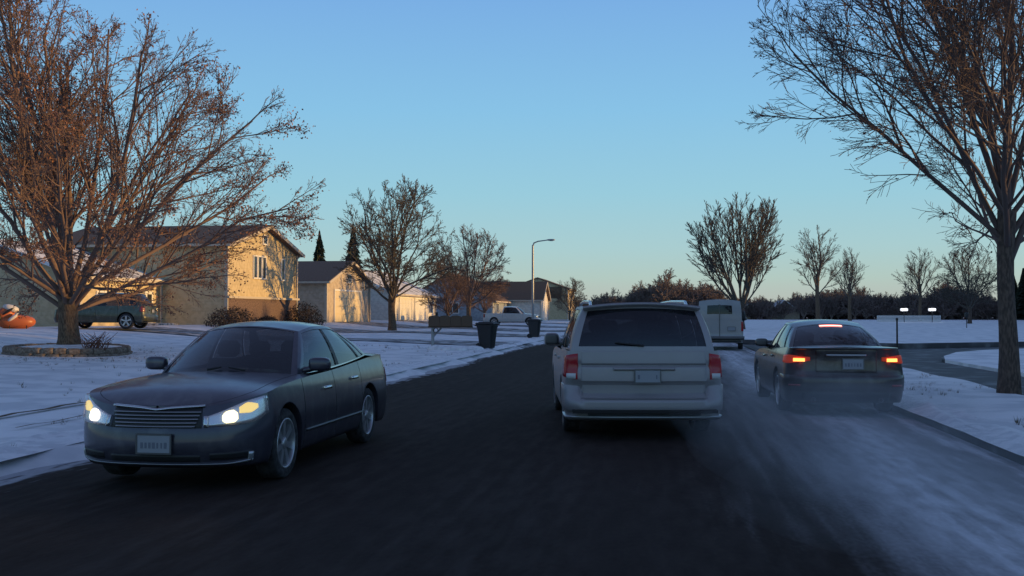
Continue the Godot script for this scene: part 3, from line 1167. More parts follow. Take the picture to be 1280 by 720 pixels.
	# side trim strips and rear lamps
	for side in [1.0, -1.0]:
		var ts := MB.new()
		shell_patch(ts, sh, side, sh.us(-0.95), sh.us(0.98), 0.395, 0.42, 0.012, 12, 2)
		part("side_moulding", ts, M.rim_dark, root)
		var wt := MB.new()
		house_patch(wt, sh, side, 1.02, 1.96, 0.0, 0.025, 0.012, 20, 1)
		part("belt_trim", wt, M.chrome, root)
		var tl := MB.new()
		shell_patch(tl, sh, side, sh.ur(0.55), sh.ur(0.89), 0.7, 0.88, 0.008, 8, 4)
		part("tail_light", tl, M.lens_red, root)
	var wp := MB.new()
	for x in [-0.5, 0.12]:
		wp.tube(PackedVector3Array([sh.house(absf(x) / 0.74 * 0.6, 0.03, 0.02, signf(x)), sh.house(absf(x) / 0.74 * 0.2 + 0.05, 0.08, 0.02, signf(x) if x < 0 else -1.0)]), PackedFloat32Array([0.012, 0.008]), 5)
	part("wiper", wp, M.black_plastic, root)
	return root

# ---- the silver people carrier, seen from behind
func minivan() -> Node3D:
	var sh := Shell.new()
	sh.W = 0.985
	sh.lf = 2.57
	sh.lr = 2.57
	sh.ef = 0.6
	sh.er = 0.3
	sh.nf = 2.6
	sh.nr = 3.4
	sh.sf = 1.62
	sh.sr = -1.46
	sh.rw = 0.345
	sh.ra = 0.4
	sh.bot = 0.24
	sh.top = [[-2.57, 1.1], [-2.0, 1.1], [-0.5, 1.06], [1.0, 1.05], [1.6, 1.0], [2.1, 0.9], [2.57, 0.74]]
	sh.ps = [[0.22, -0.06], [0.34, -0.015], [0.65, 0.0], [0.9, -0.012], [1.17, -0.05]]
	sh.pf = [[0.22, -0.1], [0.4, 0.0], [0.6, -0.02], [0.75, -0.1], [1.0, -0.14]]
	sh.pr = [[0.22, -0.12], [0.33, -0.03], [0.38, 0.0], [0.5, 0.0], [0.525, -0.03], [0.545, -0.12], [0.69, -0.115], [0.72, -0.06], [0.9, -0.07], [0.908, -0.1], [0.922, -0.1], [0.93, -0.072], [1.12, -0.085]]
	sh.crown = [[-2.57, 0.0], [1.0, 0.06], [2.57, 0.02]]
	sh.wb = [1.62, 1.25, 0.86]
	sh.wt = [0.72, 0.6, 0.66]
	sh.bb = [-2.47, -2.32, 0.9]
	sh.bt = [-2.26, -2.12, 0.73]
	sh.rail = [[0.0, 1.6], [0.4, 1.655], [0.8, 1.65], [1.0, 1.63]]
	sh.rc = 0.05
	sh.bulge = 0.035
	var body := paint(Color(0.33, 0.31, 0.32), 0.4)
	body.roughness = 0.5
	body.clearcoat = 0.35
	body.clearcoat_roughness = 0.3
	var root := make_car("minivan", "silver minivan with red tail lights driving away along the road", "minivan", sh, {"body": body, "glass": M.glass_tint, "rear_glass": M.glass_tint, "doors": [-1.0, 0.22, 1.25], "windows": [[1.04, 1.27, M.glass], [1.3, 1.62], [1.65, 1.95]], "seats": [[0.35, 0.95], [-0.6, 0.95], [-1.5, 0.95]], "rim": M.rim_dark, "spokes": 8, "back_q": 2.1, "back_v": [0.09, 0.9], "boot": false, "mirror": Vector3(0.12, 0.1, 0.07), "mirror_q": 1.05, "steer": 0.05})
	# tailgate: a proud panel with the edge of its joint, a crease, the plate recess and a pull bar
	var tg := MB.new()
	for side in [1.0, -1.0]:
		shell_patch(tg, sh, side, 3.0 - 3.0, sh.ur(0.79), 0.515, 1.095, 0.006, 14, 48, -0.004)
	var gate := part("tailgate", tg, body, root)
	var pull := MB.new()
	for side in [1.0, -1.0]:
		shell_patch(pull, sh, side, 0.0, sh.ur(0.38), 0.86, 0.895, 0.03, 8, 2)
	part("pull_bar", pull, body, gate)
	var zp := sh.at(0.0, 0.79, 0.02)
	plate(root, zp + Vector3(0.04, 0.0, 0.0), 0.0, -0.05, 2)
	# bumper: raised band with a step and a paler lower edge
	var bp := MB.new()
	var low := MB.new()
	for side in [1.0, -1.0]:
		shell_patch(bp, sh, side, 0.0, sh.us(-1.95), [[0.0, 0.35], [1.2, 0.37]], [[0.0, 0.5], [sh.ur(0.74), 0.5], [sh.ur(0.84), 0.66], [1.12, 0.68]], 0.022, 24, 4)
		shell_patch(low, sh, side, 0.0, sh.us(-1.9), 0.25, 0.295, 0.03, 24, 2)
	part("rear_bumper", bp, body, root)
	part("bumper_step", low, M.rim, root)
	var vp := MB.new()
	for side in [1.0, -1.0]:
		shell_patch(vp, sh, side, 0.0, sh.ur(0.7), 0.297, 0.345, 0.012, 12, 2)
	part("bumper_grille", vp, M.rim_dark, root)
	# tall tail lights on the corners, white reversing lamps at their feet
	for side in [1.0, -1.0]:
		var tl := MB.new()
		shell_patch(tl, sh, side, sh.ur(0.84), sh.us(-2.1), [[0.5, 0.74], [1.2, 0.8]], [[0.5, 1.07], [1.2, 1.02]], 0.014, 10, 6)
		var lamp := part("tail_light", tl, M.lens_red_van, root)
		var rv := MB.new()
		shell_patch(rv, sh, side, sh.ur(0.86), sh.ur(0.96), 0.755, 0.82, 0.02, 5, 2)
		part("reversing_lamp", rv, M.lens_white, lamp)
	# spoiler lip over the rear window and roof rails
	var sp := MB.new()
	var rows := []
	for j in 4:
		var r := PackedVector3Array()
		for i in 17:
			var f := -1.0 + i / 8.0
			var y := 1.635 + 0.05 * (1.0 - f * f)
			var z := 2.13 + 0.1 * (1.0 - f * f)
			r.append([Vector3(0.72 * f, y + 0.018, z - 0.15), Vector3(0.74 * f, y + 0.02, z + 0.1), Vector3(0.74 * f, y - 0.02, z + 0.12), Vector3(0.72 * f, y - 0.045, z + 0.02)][j])
		rows.append(r)
	sp.grid(rows)
	part("spoiler", sp, body, root)
	for side in [1.0, -1.0]:
		var rl := MB.new()
		rl.tube(PackedVector3Array([Vector3(side * 0.62, 1.65, 1.95), Vector3(side * 0.62, 1.71, 1.8), Vector3(side * 0.62, 1.725, 0.6), Vector3(side * 0.6, 1.71, -0.35), Vector3(side * 0.6, 1.65, -0.5)]), PackedFloat32Array([0.02, 0.022, 0.022, 0.022, 0.02]), 8)
		part("roof_rail", rl, M.chrome, root)
	var wp := MB.new()
	wp.tube(PackedVector3Array([sh.house(3.0, 0.08, 0.03), sh.house(2.6, 0.14, 0.025, -1.0)]), PackedFloat32Array([0.016, 0.01]), 6)
	part("rear_wiper", wp, M.black_plastic, root)
	return root

# ---- the grey-brown saloon pulling along the snowy kerb, brake lights on
func saloon_grey() -> Node3D:
	var sh := Shell.new()
	sh.W = 0.915
	sh.lf = 2.42
	sh.lr = 2.42
	sh.ef = 0.6
	sh.er = 0.42
	sh.nr = 2.9
	sh.sf = 1.45
	sh.sr = -1.28
	sh.rw = 0.335
	sh.ra = 0.385
	sh.bot = 0.22
	sh.top = [[-2.42, 1.05], [-2.1, 1.06], [-1.5, 1.03], [0.0, 0.97], [0.9, 0.95], [1.5, 0.89], [2.0, 0.8], [2.42, 0.7]]
	sh.ps = [[0.2, -0.055], [0.3, -0.02], [0.58, 0.0], [0.75, -0.012], [0.9, -0.035], [1.06, -0.085]]
	sh.pf = [[0.2, -0.1], [0.42, 0.0], [0.6, -0.04], [0.8, -0.14]]
	sh.pr = [[0.2, -0.12], [0.33, -0.02], [0.45, 0.0], [0.62, 0.0], [0.66, -0.03], [0.9, -0.045], [1.0, -0.03], [1.06, -0.02]]
	sh.crown = [[-2.42, 0.025], [-1.5, 0.05], [1.0, 0.07], [2.42, 0.015]]
	sh.wb = [1.2, 0.85, 0.75]
	sh.wt = [0.35, 0.25, 0.55]
	sh.bb = [-1.88, -1.55, 0.74]
	sh.bt = [-1.0, -0.88, 0.54]
	sh.rail = [[0.0, 1.38], [0.35, 1.43], [0.65, 1.425], [1.0, 1.365]]
	sh.rc = 0.06
	var body := paint(Color(0.036, 0.029, 0.027), 0.3)
	var root := make_car("saloon_car", "grey-brown saloon with glowing brake lights beside the snowy kerb", "car", sh, {"body": body, "glass": M.glass, "rear_glass": M.glass_tint, "doors": [-0.98, 0.02, 1.02], "windows": [[1.05, 1.46], [1.5, 1.84], [1.86, 1.95]], "seats": [[0.05, 0.78], [-0.85, 0.75]], "spokes": 5})
	for side in [1.0, -1.0]:
		var ua := sh.ur(0.54)
		var ub := sh.us(-2.12)
		var tl := MB.new()
		shell_patch(tl, sh, side, ua, ub, [[ua, 0.86], [0.75, 0.82], [1.2, 0.86]], [[ua, 0.92], [0.75, 0.95], [1.2, 0.93]], 0.012, 12, 5)
		var lamp := part("tail_light", tl, M.tail_glow, root)
		var co := MB.new()
		shell_patch(co, sh, side, sh.ur(0.62), sh.ur(0.79), 0.85, 0.9, 0.02, 6, 3)
		part("tail_light_bulb", co, M.tail_core, lamp)
		var p := sh.at(sh.ur(0.7), 0.87, 0.1, side)
		lamp_light(root, "tail_light_glow", p, Vector3(0, 0, 1), Color(1.0, 0.16, 0.04), 0.008, false)
	var hm := MB.new()
	for side in [1.0, -1.0]:
		house_patch(hm, sh, side, 2.68, 3.0, 0.85, 0.915, 0.004, 6, 1)
	part("stop_light", hm, M.stop_core, root)
	# boot edge, bright strip, joints, plate, bumper
	var sp := MB.new()
	for side in [1.0, -1.0]:
		shell_patch(sp, sh, side, 0.0, sh.ur(0.8), 1.035, 1.062, 0.02, 14, 2)
	part("boot_lip", sp, body, root)
	var st := MB.new()
	for side in [1.0, -1.0]:
		shell_patch(st, sh, side, 0.0, sh.ur(0.3), 0.935, 0.965, 0.016, 10, 2)
	part("badge_strip", st, M.rim, root)
	var bl := MB.new()
	for side in [1.0, -1.0]:
		shell_patch(bl, sh, side, 0.0, sh.ur(0.46), 0.685, 1.03, 0.006, 12, 8, -0.004)
	part("boot_face", bl, body, root)
	var bu := MB.new()
	for side in [1.0, -1.0]:
		shell_patch(bu, sh, side, 0.0, sh.us(-1.8), 0.4, 0.64, 0.012, 22, 4)
	part("rear_bumper", bu, body, root)
	var vl := MB.new()
	for side in [1.0, -1.0]:
		shell_patch(vl, sh, side, 0.0, sh.ur(0.66), 0.25, 0.38, 0.008, 12, 3)
	part("bumper_valance", vl, M.black_plastic, root)
	for x in [-0.5, 0.5]:
		var ex := MB.new()
		ex.lathe([[0.03, -0.1], [0.035, 0.05], [0.028, 0.05], [0.026, -0.08]], 12, Vector3(x, 0.27, 2.38), Basis(Vector3.RIGHT, PI / 2))
		part("exhaust_pipe", ex, M.chrome, root)
	plate(root, sh.at(0.0, 0.815, 0.018) + Vector3(0.1, 0, 0), 0.0, 0.0, 6)
	for side in [1.0, -1.0]:
		var rf := MB.new()
		shell_patch(rf, sh, side, sh.ur(0.68), sh.ur(0.84), 0.47, 0.5, 0.02, 4, 1)
		part("reflector", rf, M.lens_red, root)
	return root

# ---- parked: a dark green sport utility car in a driveway
func parked_suv() -> Node3D:
	var sh := Shell.new()
	sh.W = 0.93
	sh.lf = 2.35
	sh.lr = 2.35
	sh.ef = 0.5
	sh.er = 0.35
	sh.nr = 3.0
	sh.sf = 1.4
	sh.sr = -1.35
	sh.rw = 0.37
	sh.ra = 0.43
	sh.bot = 0.3
	sh.top = [[-2.35, 1.1], [-1.0, 1.08], [0.9, 1.05], [1.6, 1.0], [2.35, 0.85]]
	sh.ps = [[0.3, -0.05], [0.6, 0.0], [1.1, -0.05]]
	sh.pf = [[0.3, -0.08], [0.5, 0.0], [1.0, -0.1]]
	sh.pr = [[0.3, -0.08], [0.55, 0.0], [0.7, -0.05], [1.1, -0.09]]
	sh.crown = [[-2.35, 0.0], [1.0, 0.05], [2.35, 0.02]]
	sh.wb = [1.15, 0.85, 0.8]
	sh.wt = [0.4, 0.3, 0.6]
	sh.bb = [-2.22, -2.05, 0.82]
	sh.bt = [-1.75, -1.62, 0.62]
	sh.rail = [[0.0, 1.6], [0.4, 1.68], [0.8, 1.66], [1.0, 1.62]]
	var body := paint(Color(0.05, 0.055, 0.035), 0.3)
	var root := make_car("parked_suv", "dark olive utility car parked behind the leafy tree", "car", sh, {"body": body, "glass": M.glass_tint, "doors": [-0.95, 0.1, 1.1], "windows": [[1.05, 1.36], [1.39, 1.66], [1.69, 1.94]], "spokes": 5, "back_q": 2.1})
	for side in [1.0, -1.0]:
		var tl := MB.new()
		shell_patch(tl, sh, side, sh.ur(0.78), sh.us(-2.05), 0.82, 1.06, 0.012, 8, 4)
		part("tail_light", tl, M.lens_red, root)
	plate(root, sh.at(0.0, 0.85, 0.02), 0.0)
	return root

# ---- parked pickup: open bed behind a cab
func pickup(called: String, label: String, col: Color, group := "") -> Node3D:
	var sh := Shell.new()
	sh.W = 0.97
	sh.lf = 2.8
	sh.lr = 2.8
	sh.ef = 0.45
	sh.er = 0.14
	sh.nr = 5.0
	sh.sf = 1.85
	sh.sr = -1.7
	sh.rw = 0.39
	sh.ra = 0.46
	sh.bot = 0.36
	sh.top = [[-2.8, 1.22], [-0.8, 1.2], [1.2, 1.16], [2.0, 1.1], [2.8, 0.98]]
	sh.ps = [[0.36, -0.04], [0.7, 0.0], [1.2, -0.03]]
	sh.pf = [[0.36, -0.05], [0.6, 0.02], [0.75, -0.03], [1.1, -0.06]]
	sh.pr = [[0.36, -0.03], [0.55, 0.03], [0.68, 0.0], [1.2, -0.01]]
	sh.crown = [[-2.8, 0.0], [1.0, 0.05], [2.8, 0.03]]
	sh.wb = [1.35, 1.1, 0.82]
	sh.wt = [0.6, 0.5, 0.64]
	sh.bb = [-0.98, -0.92, 0.86]
	sh.bt = [-0.78, -0.74, 0.68]
	sh.rail = [[0.0, 1.8], [0.5, 1.85], [1.0, 1.83]]
	var body := paint(col, 0.1)
	var root := make_car(called, label, "pickup truck", sh, {"body": body, "glass": M.glass_tint, "doors": [-0.85, 0.1, 1.2], "panels": ["bed_side", "rear_door", "front_door", "front_fender"], "windows": [[1.07, 1.5], [1.54, 1.94]], "spokes": 6, "back_q": 2.12, "boot": false, "group": group})
	var bed := MB.new()
	bed.box(Vector3(0, 0.78, 1.86), Vector3(1.72, 0.05, 1.72))
	bed.box(Vector3(0, 0.98, 1.0), Vector3(1.72, 0.42, 0.05))
	bed.box(Vector3(0, 0.98, 2.72), Vector3(1.72, 0.42, 0.05))
	bed.box(Vector3(-0.86, 0.98, 1.86), Vector3(0.06, 0.44, 1.76))
	bed.box(Vector3(0.86, 0.98, 1.86), Vector3(0.06, 0.44, 1.76))
	part("bed", bed, M.black_plastic, root)
	var sn := MB.new()
	sn.cbox(Vector3(0, 0.9, 1.86), Vector3(1.66, 0.18, 1.64), 0.06)
	part("snow_load", sn, M.snow_fine, root)
	var fb := MB.new()
	for side in [1.0, -1.0]:
		shell_patch(fb, sh, side, sh.us(2.4), 3.0, 0.5, 0.68, 0.05, 14, 3)
	part("front_bumper", fb, M.chrome, root)
	for side in [1.0, -1.0]:
		var hl := MB.new()
		shell_patch(hl, sh, side, sh.uf(0.9), sh.uf(0.62), 0.82, 0.98, 0.012, 6, 3)
		part("headlight", hl, M.reflector, root)
		var tl := MB.new()
		shell_patch(tl, sh, side, sh.ur(0.86), sh.us(-2.6), 0.8, 1.15, 0.012, 6, 4)
		part("tail_light", tl, M.lens_red, root)
	var gr := MB.new()
	for side in [1.0, -1.0]:
		shell_patch(gr, sh, side, sh.uf(0.58), 3.0, 0.76, 0.97, 0.01, 6, 3)
	part("grille", gr, M.black_plastic, root)
	return root

# ---- a white delivery van ahead, seen from behind
func box_van() -> Node3D:
	var sh := Shell.new()
	sh.W = 0.99
	sh.lf = 2.7
	sh.lr = 2.7
	sh.ef = 0.55
	sh.er = 0.16
	sh.nr = 4.5
	sh.sf = 1.7
	sh.sr = -1.6
	sh.rw = 0.36
	sh.ra = 0.42
	sh.bot = 0.3
	sh.top = [[-2.7, 1.25], [0.8, 1.2], [1.7, 1.12], [2.7, 0.85]]
	sh.ps = [[0.3, -0.04], [0.7, 0.0], [1.25, -0.02]]
	sh.pf = [[0.3, -0.06], [0.6, 0.0], [1.1, -0.08]]
	sh.pr = [[0.3, -0.05], [0.5, 0.03], [0.66, 0.0], [1.25, -0.005]]
	sh.crown = [[-2.7, 0.0], [1.0, 0.05], [2.7, 0.02]]
	sh.wb = [1.8, 1.45, 0.88]
	sh.wt = [1.0, 0.85, 0.78]
	sh.bb = [-2.68, -2.63, 0.93]
	sh.bt = [-2.62, -2.56, 0.86]
	sh.rail = [[0.0, 1.98], [0.3, 2.06], [1.0, 2.08]]
	sh.rc = 0.08
	var body := paint(Color(0.33, 0.33, 0.34), 0.0)
	var root := make_car("delivery_van", "white van driving on ahead with a small dark rear window", "van", sh, {"body": body, "glass": M.glass_tint, "doors": [-0.6, 0.6, 1.4], "windows": [[1.04, 1.2]], "spokes": 6, "rim": M.rim_dark, "back_q": 2.42, "back_v": [0.3, 0.72], "boot": false})
	for side in [1.0, -1.0]:
		var tl := MB.new()
		shell_patch(tl, sh, side, sh.ur(0.9), sh.us(-2.5), 0.8, 1.2, 0.012, 6, 4)
		part("tail_light", tl, M.lens_red_van, root)
	var dj := MB.new()
	dj.box(Vector3(0, 1.2, 2.69), Vector3(0.03, 1.5, 0.05))
	part("door_joint", dj, M.rim_dark, root)
	var bu := MB.new()
	for side in [1.0, -1.0]:
		shell_patch(bu, sh, side, 0.0, sh.us(-2.3), 0.42, 0.58, 0.06, 14, 2)
	part("rear_bumper", bu, M.rim_dark, root)
	plate(root, sh.at(0.3, 0.9, 0.03) + Vector3(-0.2, 0, 0), 0.0)
	return root

func build_vehicles() -> void:
	var a := saloon_dark()
	a.position = Vector3(-4.45, 0.02, -11.04)
	a.rotation.y = PI
	var b := minivan()
	b.position = Vector3(-0.59, 0.03, -15.45)
	b.rotation.y = deg_to_rad(8.0)
	var c := saloon_grey()
	c.position = Vector3(2.7, 0.0, -18.9)
	c.rotation.y = deg_to_rad(1.5)
	var d := box_van()
	d.position = Vector3(2.55, 0.02, -48.0)
	d.rotation.y = deg_to_rad(-4.0)
	var e := parked_suv()
	e.position = Vector3(-26.6, ground_left(-26.6, -46.0) + 0.03, -46.8)
	e.rotation.y = PI / 2 + 0.1
	var f := pickup("pickup_truck", "pale blue pickup truck behind the orange lawn decoration", Color(0.34, 0.42, 0.48))
	f.position = Vector3(-31.0, ground_left(-31.0, -41.0) + 0.02, -40.0)
	f.rotation.y = -PI / 2 - 0.1
	var g := pickup("pickup_truck", "white pickup truck parked near the street lamp", Color(0.6, 0.6, 0.6))
	g.position = Vector3(-15.0, ground_left(-15.0, -104.0) + 0.03, -103.0)
	g.rotation.y = -PI / 2

# ---------------------------------------------------------------- houses
# a window or door set on a wall: o centre on the wall, n outward, w wide, h high
func window(parent: Node, o: Vector3, n: Vector3, w: float, h: float, bars := 1, frame: Material = null) -> void:
	var r := Vector3.UP.cross(n).normalized()
	var b := Basis(r, Vector3.UP, n)
	var fm := MB.new()
	var t := 0.09
	for e in [[Vector3(0, h / 2 + t / 2, 0), Vector3(w + 2 * t, t, 0.1)], [Vector3(0, -h / 2 - t / 2, 0), Vector3(w + 2 * t, t, 0.13)], [Vector3(-w / 2 - t / 2, 0, 0), Vector3(t, h, 0.1)], [Vector3(w / 2 + t / 2, 0, 0), Vector3(t, h, 0.1)]]:
		fm.box(o + b * (e[0] + Vector3(0, 0, 0.02)), e[1], b)
	for k in bars:
		fm.box(o + b * Vector3(-w / 2 + w * (k + 1) / (bars + 1), 0, 0.03), Vector3(0.06, h, 0.07), b)
	var f := part("window", fm, frame if frame else M.trim, parent)
	for k in bars + 1:
		var pm := MB.new()
		var pw := w / (bars + 1)
		pm.box(o + b * Vector3(-w / 2 + pw * (k + 0.5), 0, 0.01), Vector3(pw - 0.062, h - 0.004, 0.03), b)
		part("pane", pm, M.pane, f)

func garage_door(parent: Node, o: Vector3, n: Vector3, w: float, h: float, m: Material, cols := 4, rows := 4) -> void:
	var r := Vector3.UP.cross(n).normalized()
	var b := Basis(r, Vector3.UP, n)
	var bm := MB.new()
	bm.box(o + b * Vector3(0, h / 2, 0.005), Vector3(w, h, 0.05), b)
	var d := part("garage_door", bm, m, parent)
	var pm := MB.new()
	pm.cbox(Vector3.ZERO, Vector3(w / cols - 0.07, h / rows - 0.06, 0.05), 0.02)
	var mesh := pm.mesh()
	for i in cols:
		for j in rows:
			var p := inst("panel", mesh, m, d)
			p.transform = Transform3D(b, o + b * Vector3(-w / 2 + w * (i + 0.5) / cols, h * (j + 0.5) / rows, 0.04))
	var fr := MB.new()
	for e in [[Vector3(-w / 2 - 0.07, h / 2, 0.04), Vector3(0.13, h, 0.1)], [Vector3(w / 2 + 0.07, h / 2, 0.04), Vector3(0.13, h, 0.1)], [Vector3(0, h + 0.08, 0.04), Vector3(w + 0.28, 0.15, 0.1)]]:
		fr.box(o + b * e[0], e[1], b)
	part("door_frame", fr, M.trim, d)

# a block with a gable roof, added to a house; ridge along x (gable to the street) or z
func wing(parent: Node, lo: Vector3, hi: Vector3, rise: float, along_x: bool, wall: Material, roof: Material, over := 0.4) -> void:
	var w := MB.new()
	w.box((lo + hi) / 2, hi - lo)
	var wp := part("wall", w, wall, parent)
	var c := (lo + hi) / 2
	for s in [1.0, -1.0]:
		var g := MB.new()
		if along_x:
			var x := hi.x if s > 0 else lo.x
			g.tri(Vector3(x, hi.y, lo.z), Vector3(x, hi.y, hi.z), Vector3(x, hi.y + rise, c.z))
		else:
			var z := hi.z if s > 0 else lo.z
			g.tri(Vector3(lo.x, hi.y, z), Vector3(hi.x, hi.y, z), Vector3(c.x, hi.y + rise, z))
		part("gable", g, wall, wp)
	var rf := MB.new()
	var half := (hi.z - lo.z) / 2 if along_x else (hi.x - lo.x) / 2
	var sl := rise / half
	var t := 0.2
	for s in [-1.0, 1.0]:
		var e := half + over
		var p: Array
		if along_x:
			p = [Vector3(lo.x - over, hi.y + rise, c.z), Vector3(hi.x + over, hi.y + rise, c.z), Vector3(hi.x + over, hi.y + rise - e * sl, c.z + s * e), Vector3(lo.x - over, hi.y + rise - e * sl, c.z + s * e)]
		else:
			p = [Vector3(c.x, hi.y + rise, lo.z - over), Vector3(c.x, hi.y + rise, hi.z + over), Vector3(c.x + s * e, hi.y + rise - e * sl, hi.z + over), Vector3(c.x + s * e, hi.y + rise - e * sl, lo.z - over)]
		var up := Vector3(0, t, 0)
		rf.quad(p[0] + up, p[1] + up, p[2] + up, p[3] + up)
		rf.quad(p[3], p[2], p[1], p[0])
		rf.quad(p[3] + up, p[2] + up, p[2], p[3])
		rf.quad(p[1] + up, p[1], p[2], p[2] + up)
		rf.quad(p[0] + up, p[3] + up, p[3], p[0])
	var ro := part("roof", rf, roof, parent)
	# bargeboards and gutters
	for s in [-1.0, 1.0]:
		var tm := MB.new()
		var e: float = half + over + 0.03
		if along_x:
			tm.box(Vector3(c.x, hi.y + rise - e * sl + 0.1, c.z + s * e), Vector3(hi.x - lo.x + 2 * over, 0.16, 0.1))
			var bm := MB.new()
			var A := Vector3(hi.x + over + 0.03, hi.y + rise + 0.06, c.z)
			var B := Vector3(hi.x + over + 0.03, hi.y + rise - (e - 0.03) * sl + 0.06, c.z + s * (e - 0.03))
			bm.box((A + B) / 2, Vector3(0.05, 0.22, A.distance_to(B)), Basis(Vector3.RIGHT, s * atan(sl)))
			part("bargeboard", bm, M.trim_tan, ro)
		else:
			tm.box(Vector3(c.x + s * e, hi.y + rise - e * sl + 0.1, c.z), Vector3(0.1, 0.16, hi.z - lo.z + 2 * over))
		part("gutter", tm, M.trim_tan, ro)
	for x in [lo.x, hi.x]:
		for z in [lo.z, hi.z]:
			var cb := MB.new()
			cb.box(Vector3(x, (lo.y + hi.y) / 2, z), Vector3(0.2, hi.y - lo.y - 0.01, 0.2))
			part("corner_board", cb, M.trim_tan, wp)
	var dpm := MB.new()
	dpm.tube(PackedVector3Array([Vector3(hi.x + 0.16, lo.y, lo.z + 0.3), Vector3(hi.x + 0.16, hi.y - 0.3, lo.z + 0.3), Vector3(hi.x + over, hi.y - 0.05, lo.z + 0.3)]), PackedFloat32Array([0.05, 0.05, 0.05]), 6)
	part("downpipe", dpm, M.trim_tan, wp)
	var vm := MB.new()
	vm.tube(PackedVector3Array([Vector3(c.x - 1.0, hi.y + rise * 0.6, c.z + 0.9), Vector3(c.x - 1.0, hi.y + rise + 0.35, c.z + 0.9)]), PackedFloat32Array([0.07, 0.07]), 8, true)
	part("vent_pipe", vm, M.galv, ro)

func build_houses() -> void:
	var X := Vector3(1, 0, 0)
	var Z := Vector3(0, 0, 1)
	# the near house on the left: long low slope towards the street
	var h := thing("house", "low house with a grey snow-dusted roof behind the pale pickup", "house")
	wing(h, Vector3(-46, 0.5, -40.5), Vector3(-35, 3.4, -22), 3.6, false, M.siding_grey, M.shingle, 0.6)
	window(h, Vector3(-35, 1.9, -36), X, 1.6, 1.2, 1)
	window(h, Vector3(-35, 1.9, -30), X, 1.6, 1.2, 1)
	garage_door(h, Vector3(-35, 0.8, -26), X, 4.6, 2.1, M.garage_white)
	window(h, Vector3(-40, 1.9, -22), Z, 1.4, 1.2, 1)
	# the two-storey house behind the leafy tree
	h = thing("house", "two-storey yellow house with a sunlit gable and grouped upper windows", "house")
	wing(h, Vector3(-38, 0.5, -71.3), Vector3(-26, 5.7, -59.4), 1.5, true, M.siding_yellow, M.shingle_brown, 0.45)
	wing(h, Vector3(-41, 0.5, -59.35), Vector3(-30.2, 3.5, -50.5), 1.9, false, M.siding_yellow, M.roof_snow, 0.4)
	var base := MB.new()
	base.box(Vector3(-25.94, 1.55, -65.35), Vector3(0.14, 1.9, 11.86))
	part("brick_base", base, M.brick, h)
	var band := MB.new()
	band.box(Vector3(-25.9, 2.56, -65.35), Vector3(0.24, 0.14, 12.2))
	part("band_board", band, M.trim_tan, h)
	for z in [-63.7, -64.45, -65.2]:
		window(h, Vector3(-26, 4.55, z), X, 0.5, 1.35, 0)
	window(h, Vector3(-26, 4.55, -68.6), X, 0.5, 1.35, 0)
	window(h, Vector3(-26, 6.4, -65.35), X, 0.6, 0.5, 0)
	window(h, Vector3(-30.2, 2.0, -52.6), X, 0.9, 1.4, 0)
	window(h, Vector3(-30.2, 2.0, -56.0), X, 0.9, 1.4, 0)
	var dr := MB.new()
	dr.box(Vector3(-30.17, 1.85, -57.8), Vector3(0.1, 2.05, 0.95))
	var door := part("front_door", dr, M.trim, h)
	var dp := MB.new()
	dp.box(Vector3(-30.11, 2.2, -57.8), Vector3(0.04, 1.0, 0.5))
	part("door_pane", dp, M.pane, door)
	var stp := MB.new()
	stp.cbox(Vector3(-29.4, 0.85, -57.2), Vector3(1.6, 0.3, 2.4), 0.04)
	part("doorstep", stp, M.kerb, h)
	# a bare-roofed house with a lit garage gable
	h = thing("house", "tan house with a grey roof and sunlit garage gable behind the rounded bush", "house")
	wing(h, Vector3(-42, 0.5, -90), Vector3(-26, 4.0, -78), 1.75, true, M.siding_tan, M.shingle, 0.4)
	garage_door(h, Vector3(-26, 0.85, -83.6), X, 7.2, 2.5, M.garage_door, 4, 4)
	window(h, Vector3(-26, 4.45, -84), X, 0.8, 0.6, 1)
	window(h, Vector3(-33, 2.4, -78), Z, 1.5, 1.2, 1)
	wing(h, Vector3(-44, 0.5, -95.5), Vector3(-30, 3.4, -90.05), 1.1, false, M.trim_brown, M.shingle, 0.3)
	# beyond it, a long pale house
	h = thing("house", "long pale house with two sunlit garage doors behind the bare tree", "house")
	wing(h, Vector3(-38, 0.5, -117), Vector3(-26, 3.5, -98.5), 2.6, false, M.siding_white, M.roof_snow, 0.5)
	garage_door(h, Vector3(-26, 0.85, -103), X, 4.8, 2.2, M.garage_white)
	garage_door(h, Vector3(-26, 0.85, -109.5), X, 4.8, 2.2, M.garage_white)
	window(h, Vector3(-26, 2.2, -114.5), X, 1.6, 1.2, 1)
	h = thing("house", "grey gabled house with a brown roof near the street lamp", "house")
	wing(h, Vector3(-32, 0.5, -140), Vector3(-21, 3.2, -127), 3.2, false, M.siding_grey, M.shingle_brown, 0.5)
	wing(h, Vector3(-27, 0.5, -149), Vector3(-16.5, 3.4, -140.05), 2.4, true, M.siding_white, M.shingle_brown, 0.4)
	window(h, Vector3(-21, 2.2, -131), X, 1.5, 1.2, 1)
	garage_door(h, Vector3(-16.5, 0.8, -144.5), X, 4.8, 2.2, M.garage_white)
	window(h, Vector3(-26, 2.2, -127), Z, 1.5, 1.2, 1)
	h = thing("house", "tall orange-lit house with a brown upper storey far down the street", "house")
	wing(h, Vector3(-26, 0.5, -186), Vector3(-16, 5.6, -174), 1.8, false, M.siding_yellow, M.shingle_brown, 0.4)
	var up := MB.new()
	up.box(Vector3(-21, 5.0, -173.96), Vector3(8.0, 1.9, 0.1))
	part("upper_cladding", up, M.trim_brown, h)
	window(h, Vector3(-16, 4.4, -178), X, 1.4, 1.2, 1)
	window(h, Vector3(-16, 4.4, -183), X, 1.4, 1.2, 1)
	window(h, Vector3(-21, 2.2, -174), Z, 1.4, 1.2, 1)
